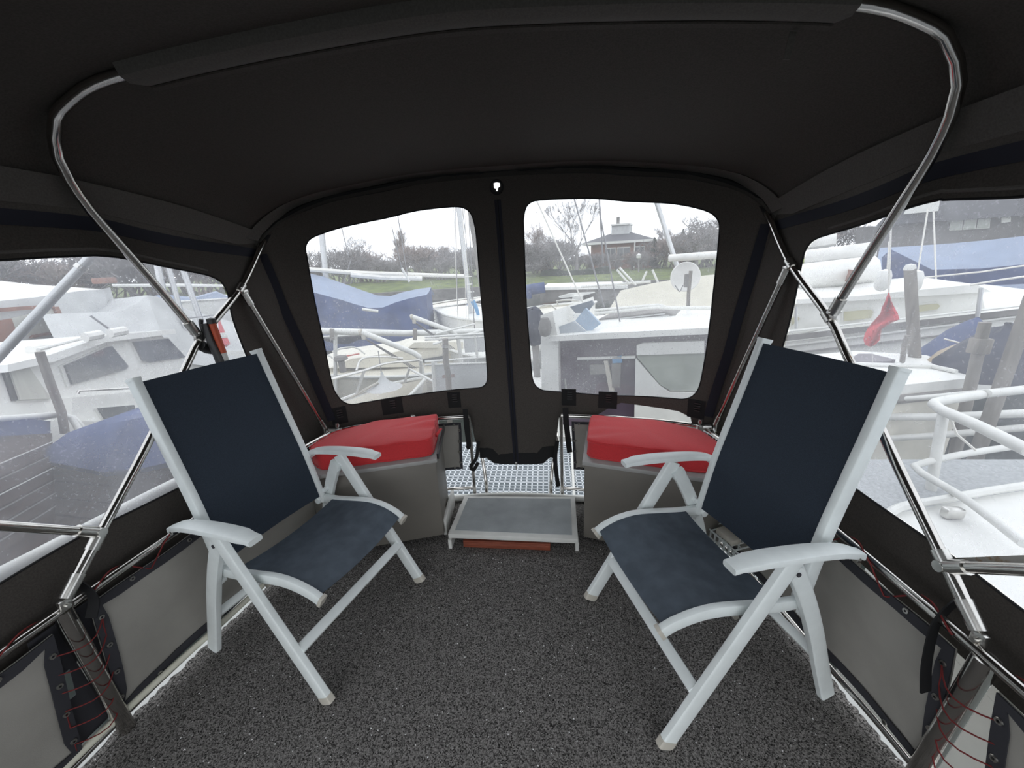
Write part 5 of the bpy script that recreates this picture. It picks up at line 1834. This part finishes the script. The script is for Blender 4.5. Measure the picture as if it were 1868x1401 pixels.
c = at(1826, 640, 5.2)
mb = MB().lathe([(0.01, .22), (.12, .16), (.24, .02), (.34, -.14), (.36, -.25), (0, -.26)], c, 14)
rnd = random.Random(5)
mb.v = [(x + rnd.uniform(-.03, .03), y + rnd.uniform(-.03, .03), z + rnd.uniform(-.03, .03)) for x, y, z in mb.v]
tk.part('heap', NAVYT, mb)

# white deck of the boat alongside, with its skylight
ww = Thing('white_launch', atz(1680, 760, -.45), 'flat white-decked launch with a plum skylight below the pennant', 'boat')
zd = at(1600, 660, 5.0).z
dk = [atz(x, y, zd) for x, y in ((1400, 690), (1470, 648), (1560, 640), (1690, 648), (1762, 672), (1768, 690), (1620, 705))]
ww.part('deck', WHITE, MB().prism(dk, (0, 0, -.08)))
ww.part('topsides', CREAMW, MB().prism([p + Vector((0, 0, -.081)) for p in dk], (0, 0, -.7)))
ww.part('skylight', PLUM, MB().prism([atz(x, y, zd + .03) for x, y in ((1556, 651), (1566, 645), (1590, 645), (1634, 656), (1622, 659), (1568, 660))], (0, 0, -.05)))
ww.rod('cleat', PILE, [atz(1646, 660, zd + .02), at(1650, 628, 4.9), at(1656, 612, 4.9)], .02)
ww.rod('coaming_rail', PAINTW, [atz(1560, 664, zd + .02), atz(1700, 668, zd + .02), atz(1745, 678, zd + .02)], .018)
ww.part('rub_strake', STONE, MB().tube([p + Vector((0, 0, -.12)) for p in (dk[-1], dk[-2], dk[-3])], .04, 7))

jt = Thing('jetty', atz(1700, 850, -.35), 'grey anti-slip jetty walkway beyond the white pulpit tubes', 'jetty')
jz = at(1700, 845, 3.3).z
J = [atz(x, y, jz) for x, y in ((1480, 905), (1560, 838), (1868, 838), (1990, 845), (1990, 905), (1868, 925), (1640, 935))]
jt.part('walkway', mat('jetty_mesh', (.40, .42, .43), .8, noise=.25, scale=60, bump=.5, bscale=70), MB().prism(J, (0, 0, -.06)))
for k in (0.15, .5, .85):
    p = J[1].lerp(J[2], k)
    jt.rod('jetty_leg', PILE, [p + Vector((0, 0, -.05)), Vector((p.x, p.y, WATER - .3))], .05)

pu = Thing('pulpit_frame', atz(1760, 960, -.1), 'white painted tubular pulpit frame of the boat alongside', 'railing')
pu.rod('top_tube', PAINTW, [at(1790, 720, 3.6), at(1720, 731, 3.2), at(1703, 737, 3.1), at(1716, 747, 3.05), at(1780, 775, 2.8), at(1880, 824, 2.5)], .026, step=.05, seg=12)
pu.rod('top_tube', PAINTW, [at(1800, 718, 3.6), at(1860, 712, 3.8)], .026, seg=12)
pu.rod('lower_tube', PAINTW, [at(1850, 814, 3.3), at(1760, 828, 3.1), at(1690, 843, 2.9), at(1668, 850, 2.85), at(1680, 862, 2.8), at(1760, 910, 2.6), at(1868, 992, 2.3)], .018, step=.05, seg=10)
pu.rod('upright', PAINTW, [at(1722, 750, 3.05), at(1708, 830, 2.95), at(1692, 930, 2.9)], .024, seg=10)
pu.rod('lashing', ROPEW, [at(1733, 760, 3.0), at(1745, 792, 2.95), at(1780, 822, 2.95)], .006, seg=5)
for y0, y1, r in ((760, 762, .03), (732, 716, .02), (802, 788, .026)):
    pu.rod('guard_wire', PAINTW, [at(1590, y0, 4.2), at(1700, y0 - (y0 - y1) * .5, 4.3), at(1870, y1 - 8, 4.4)], r, seg=9)

nb = Thing('neighbour_deck', atz(1800, 1000, -.3), 'white curved foredeck and topsides of the boat lying alongside', 'boat')
nz = at(1780, 960, 2.5).z
N = [atz(x, y, nz) for x, y in ((1600, 960), (1640, 935), (1720, 920), (1800, 905), (1900, 890), (2100, 900), (2100, 1300), (1868, 1300), (1700, 1120))]
nb.part('foredeck', WHITE, MB().prism(N, (0, 0, -.06)))
nb.part('topsides', WHITE, MB().prism([p + Vector((0, 0, -.061)) for p in N], (0, 0, -.95)))
nb.rod('toe_rail', PAINTW, [N[0] + Vector((0, 0, .02)), N[1] + Vector((0, 0, .03)), N[2] + Vector((0, 0, .03)), N[3] + Vector((0, 0, .03)), N[4] + Vector((0, 0, .03))], .02, step=.05)
nb.part('deck_cleat', CASTSTEEL, MB().box(atz(1738, 935, nz + .03), (.08, .04, .05), ch=.01))

# ---- left: planked timber boats under blue covers, white cruiser, tarped boats
f1 = vplane(at(-60, 860, 2.9), at(95, 830, 4.3))
tb = Thing('timber_boat', f1(60, 1000), 'dark timber planked boat with pale seams under a folded blue cover', 'boat')
tb.slab('hull', TEAKH, f1, [(-200, 900), (-60, 800), (95, 790), (100, 1000), (-200, 1100)], 1.2)
for k in range(6):
    tb.slab('plank', TEAKH, f1, [(-150, 905 + k * 34), (92, 806 + k * 24), (92, 826 + k * 24), (-150, 936 + k * 34)], .02, .012 + .008 * (k % 2))
    tb.slab('seam_line', PAINTW if k in (0, 2) else STONE, f1, [(-150, 904 + k * 34), (92, 805 + k * 24), (92, 806 + k * 24), (-150, 906 + k * 34)], .01, .03)
tb.part('blue_cover', BLUET, MB().loft([[f1(x, y0), f1(x, y1), f1(x, y1) + f1.n * .8 + Vector((0, 0, .08)), f1(x, y0) + f1.n * .8] for x, y0, y1 in ((-100, 830, 785), (0, 808, 770), (50, 798, 764), (92, 800, 768))]))
tb.rod('guard_tube', PAINTW, [at(-20, 766, 4.3), at(60, 760, 4.5), at(110, 756, 4.7), at(130, 762, 4.7), at(150, 795, 4.6)], .024, step=.06, seg=10)
f3 = vplane(at(95, 850, 4.25), at(330, 860, 3.5))
tc = Thing('timber_boat', f3(200, 1000), 'dark timber stern half hidden behind the chair under a smooth blue cover', 'boat')
tc.slab('hull', TEAKH, f3, [(95, 832), (340, 852), (340, 1010), (100, 1010)], 1.2)
for k in range(4):
    tc.slab('plank', TEAKH, f3, [(96, 846 + k * 30), (338, 860 + k * 36), (338, 892 + k * 36), (96, 872 + k * 30)], .02, .012 + .008 * (k % 2))
tc.part('blue_cover', BLUET, MB().loft([[f3(x, y0 + 6) - f3.n * .10, f3(x, y0 - 4) - f3.n * .12, f3(x, y1) + f3.n * .1, f3(x, y1 + 6) + f3.n * 1.1, f3(x, y0) + f3.n * 1.0] for x, y0, y1 in ((95, 826, 800), (160, 838, 786), (220, 850, 774), (290, 842, 764), (345, 830, 760))]))
tc.rod('seam_rope', ROPEW, [f3(95, 826) - f3.n * .1, f3(160, 838) - f3.n * .1, f3(225, 851) - f3.n * .1], .006)
# own cap rail outside the window
rl = MB().tube([(-1.60, -.6, .60), (-1.60, .55, .59), (-1.55, .95, .585), (-1.50, 1.35, .58), (-1.40, 1.75, .58)], .026, 12, step=.08).build('cap_rail', PAINTW)
tag(rl, 'white tubular cap rail running outside below the window with the timber boats', 'railing')
for y in (-.3, .75, 1.5):
    MB().tube([(-1.58 + .02 * max(0, y - .5) * 4, y, .58), (-1.40, y, -.02)], .014, 8).build('cap_rail_bracket', PAINTW, rl)
gpole = Thing('cover_pole', (-1.75, .5, .0), 'bright alloy pole slanting past the window with the white cruiser outside', 'pole')
pa, pb = at(-120, 775, 2.15), at(190, 443, 2.05)
gpole.rod('pole', ALU, [pa, pb], .0145, seg=12)
gpole.rod('sleeve', CASTSTEEL, [pa.lerp(pb, .84), pa.lerp(pb, .86)], .018, seg=12)
gpole.rod('pole_foot', ALU, [pa, Vector((pa.x - .05, pa.y - .4, -.03))], .021, seg=12)

fw_ = vplane(at(20, 700, 5.2), at(330, 700, 7.0))
wc = Thing('white_cruiser', fw_(180, 830), 'white motor cruiser with big tinted side windows beyond the slanting pole', 'boat')
wc.slab('topsides', WHITE, fw_, [(-60, 880), (-60, 775), (120, 775), (260, 758), (420, 740), (420, 860)], 2.2, .25)
wc.slab('trunk_cabin', WHITE, fw_, [(100, 775), (104, 728), (230, 716), (400, 700), (400, 765)], 1.8, .12)
wc.slab('wheelhouse', WHITE, fw_, [(-20, 770), (-15, 680), (40, 660), (170, 620), (290, 606), (330, 650), (350, 700), (100, 735), (100, 770)], 1.6)
wc.slab('roof', WHITE, fw_, [(-20, 668), (60, 650), (170, 614), (300, 602), (303, 610), (170, 626), (70, 662), (-20, 682)], 1.8, .12)
for pix, m in (([(112, 667), (190, 634), (198, 632), (228, 668), (225, 674), (125, 702)], GLASSD), ([(238, 624), (302, 618), (334, 652), (270, 661), (255, 658)], GLASSD),
               ([(8, 672), (40, 664), (85, 728), (28, 730)], CURTAIN), ([(147, 748), (215, 742), (221, 765), (160, 768)], GLASSD)):
    w = wc.slab('window_frame', PAINTW, fw_, [(sum(p[0] for p in pix) / len(pix) + (x - sum(p[0] for p in pix) / len(pix)) * 1.10, sum(p[1] for p in pix) / len(pix) + (y - sum(p[1] for p in pix) / len(pix)) * 1.10) for x, y in pix], .03, .015 if pix[0][1] < 700 else .135)
    wc.slab('window_pane', m, fw_, pix, .02, .035 if pix[0][1] < 700 else .155, w)
wc.slab('window_pillar', GLASSD, fw_, [(2, 680), (8, 674), (30, 730), (20, 732)], .02, .02)
wc.rod('awning_post', PILE, [at(72, 642, 4.6), at(92, 700, 4.6), at(112, 752, 4.6), at(118, 790, 4.6)], .028)
wc.rod('grab_rail', CASTSTEEL, [at(142, 718, 5.2), at(144, 713, 5.2), at(200, 710, 5.4), at(240, 708, 5.5)], .012)
wc.rod('roof_rail', PAINTW, [at(70, 638, 5.3), at(140, 620, 5.7), at(200, 610, 6.1), at(280, 606, 6.6)], .015)
for x, y in ((55, 640), (155, 615), (200, 608)):
    wc.part('roof_fender', WHITET, MB().tube([at(x, y, 5.6), at(x + 28, y - 5, 5.7)], .045, 8))
wc.rod('aerial', WIRE, [at(210, 608, 6.1), at(165, 576, 6.1)], .012, seg=5)
wc.rod('side_rail', PAINTW, [at(-10, 780, 4.4), at(110, 757, 4.8), at(135, 762, 4.8), at(165, 800, 4.7)], .02, step=.08)

# grey and white tarped boats behind
def sheet_cover(name, label, f, base, pieces, frames=()):
    t = Thing(name, f(*base), label, 'boat')
    for nm, m, pix, depth, off in pieces:
        t.slab(nm, m, f, pix, depth, off, smooth=False)
    return t


ft = vplane(at(-60, 560, 8.6), at(250, 560, 10.4))
tw = sheet_cover('tarped_boat', 'boat under a speckled white tarp with a red-brown framed window', ft, (80, 680),
                 [('hull', GREYT, [(-150, 740), (-150, 640), (260, 600), (260, 720)], 2.5, .2)])
rg_ = []
for x, y0, y1, y2 in ((-160, 500, 566, 680), (0, 500, 549, 640), (60, 501, 543, 628), (110, 503, 536, 620), (150, 506, 530, 610), (192, 512, 528, 600)):
    rg_.append([ft(x, y2) - ft.n * .1, ft(x, y1), ft(x, y0) + ft.n * 1.2, ft(x, y1) + ft.n * 2.4])
tw.part('tarp_top', WHITET, MB().loft([r[1:] for r in rg_], closed=False))
tw.part('tarp_side', GREYT, MB().loft([r[:2] for r in rg_], closed=False))
fr = [(-30, 566), (86, 558), (112, 610), (45, 616), (-40, 622)]
tw.slab('frame_bar', BROWN, ft, [(-40, 572), (84, 562), (84, 556), (-40, 564)], .05, .12)
tw.slab('frame_bar', BROWN, ft, [(84, 562), (105, 604), (113, 606), (92, 560)], .05, .12)
tw.slab('frame_bar', BROWN, ft, [(40, 618), (112, 606), (106, 602), (46, 612)], .05, .12)
tw.slab('frame_bar', BROWN, ft, [(-40, 628), (18, 620), (4, 582), (-40, 590)], .05, .12)
tw.slab('frame_pane', CURTAIN, ft, [(4, 582), (86, 564), (104, 602), (18, 616)], .02, .08)
tw.part('stern_vent', BROWN, MB().box(ft(191, 514) + Vector((0, 0, .02)), (.28, .2, .10), ch=.02))
tw.part('stern_flap', GREYT, MB().loft([[ft(175, 530), ft(200, 524)], [ft(182, 555), ft(206, 545)], [ft(195, 570), ft(202, 565)]], closed=False), solid=.01)
fu = vplane(at(180, 600, 8.2), at(480, 600, 9.4))
tg = Thing('tarped_boat', fu(320, 690), 'boat draped in pleated grey sheeting with a mast poking through, behind the rod holder', 'boat')
tg.slab('hull', WHITE, fu, [(100, 700), (110, 640), (520, 640), (520, 740)], 2.4)
rg_ = []
for i, (x, y0, y1) in enumerate(((110, 574, 680), (150, 572, 676), (205, 570, 672), (262, 566, 666), (285, 552, 664), (300, 538, 662), (322, 540, 660), (345, 552, 664), (380, 566, 668), (430, 580, 672), (480, 596, 680))):
    j = .05 * math.sin(i * 2.4)
    rg_.append([fu(x, y1) + fu.n * (j - .1), fu(x, (y0 + y1) / 2) + fu.n * (.1 - j), fu(x, y0) + fu.n * (.5 + j), fu(x, y0 + 8) + fu.n * 1.8])
tg.part('sheeting', GREYT, MB().loft(rg_, closed=False), angle=20)
for (x0, y0, x1, y1, r) in ((283, 400, 355, 660, .04), (302, 400, 385, 640, .045), (270, 400, 300, 545, .05)):
    tg.rod('mast', ALU, [at(x0, y0, 8.9), at(x1, y1, 8.9)], r, seg=9)
tg.rod('tie_rope', WIRE, [at(330, 582, 8.2), at(400, 574, 8.4)], .01)
rb = Thing('red_buoy', at(410, 655, 6.5), 'pink-red striped conical buoy hanging past the grey sheeting', 'buoy')
rb.part('cone', FLAGR, MB().lathe([(0.005, .34), (.02, .2), (.045, .02), (.055, -.06), (0, -.10)], at(409, 620, 6.5), 12))
rb.part('band', PAINTW, MB().lathe([(.038, .10), (.050, .04), (.046, .03), (.034, .09)], at(409, 620, 6.5), 12))
rb.rod('lanyard', ROPEW, [at(402, 560, 6.5), at(403, 592, 6.5)], .008)
far = boat('covered_boat', 'low sailboat with a pale blue boom cover past the pleated grey sheeting', 'boat', at(230, 556, 15)[:2], at(500, 560, 15)[:2], 2.4, at(300, 548, 15).z, at(400, 545, 15).z, WHITE)
far.rod('boom_cover', BLUEL, [at(250, 556, 14.6), at(300, 548, 14.6), at(420, 560, 14.6)], .16, step=.3, seg=9)
far.slab('cover', BLUEL, vplane(at(350, 540, 14.4), at(430, 545, 14.4)), [(350, 545), (395, 533), (430, 548), (430, 568), (350, 558)], 1.0)
far.rod('rail', PAINTW, [at(205, 521, 14.5), at(330, 520, 14.5), at(440, 522, 14.5)], .04)
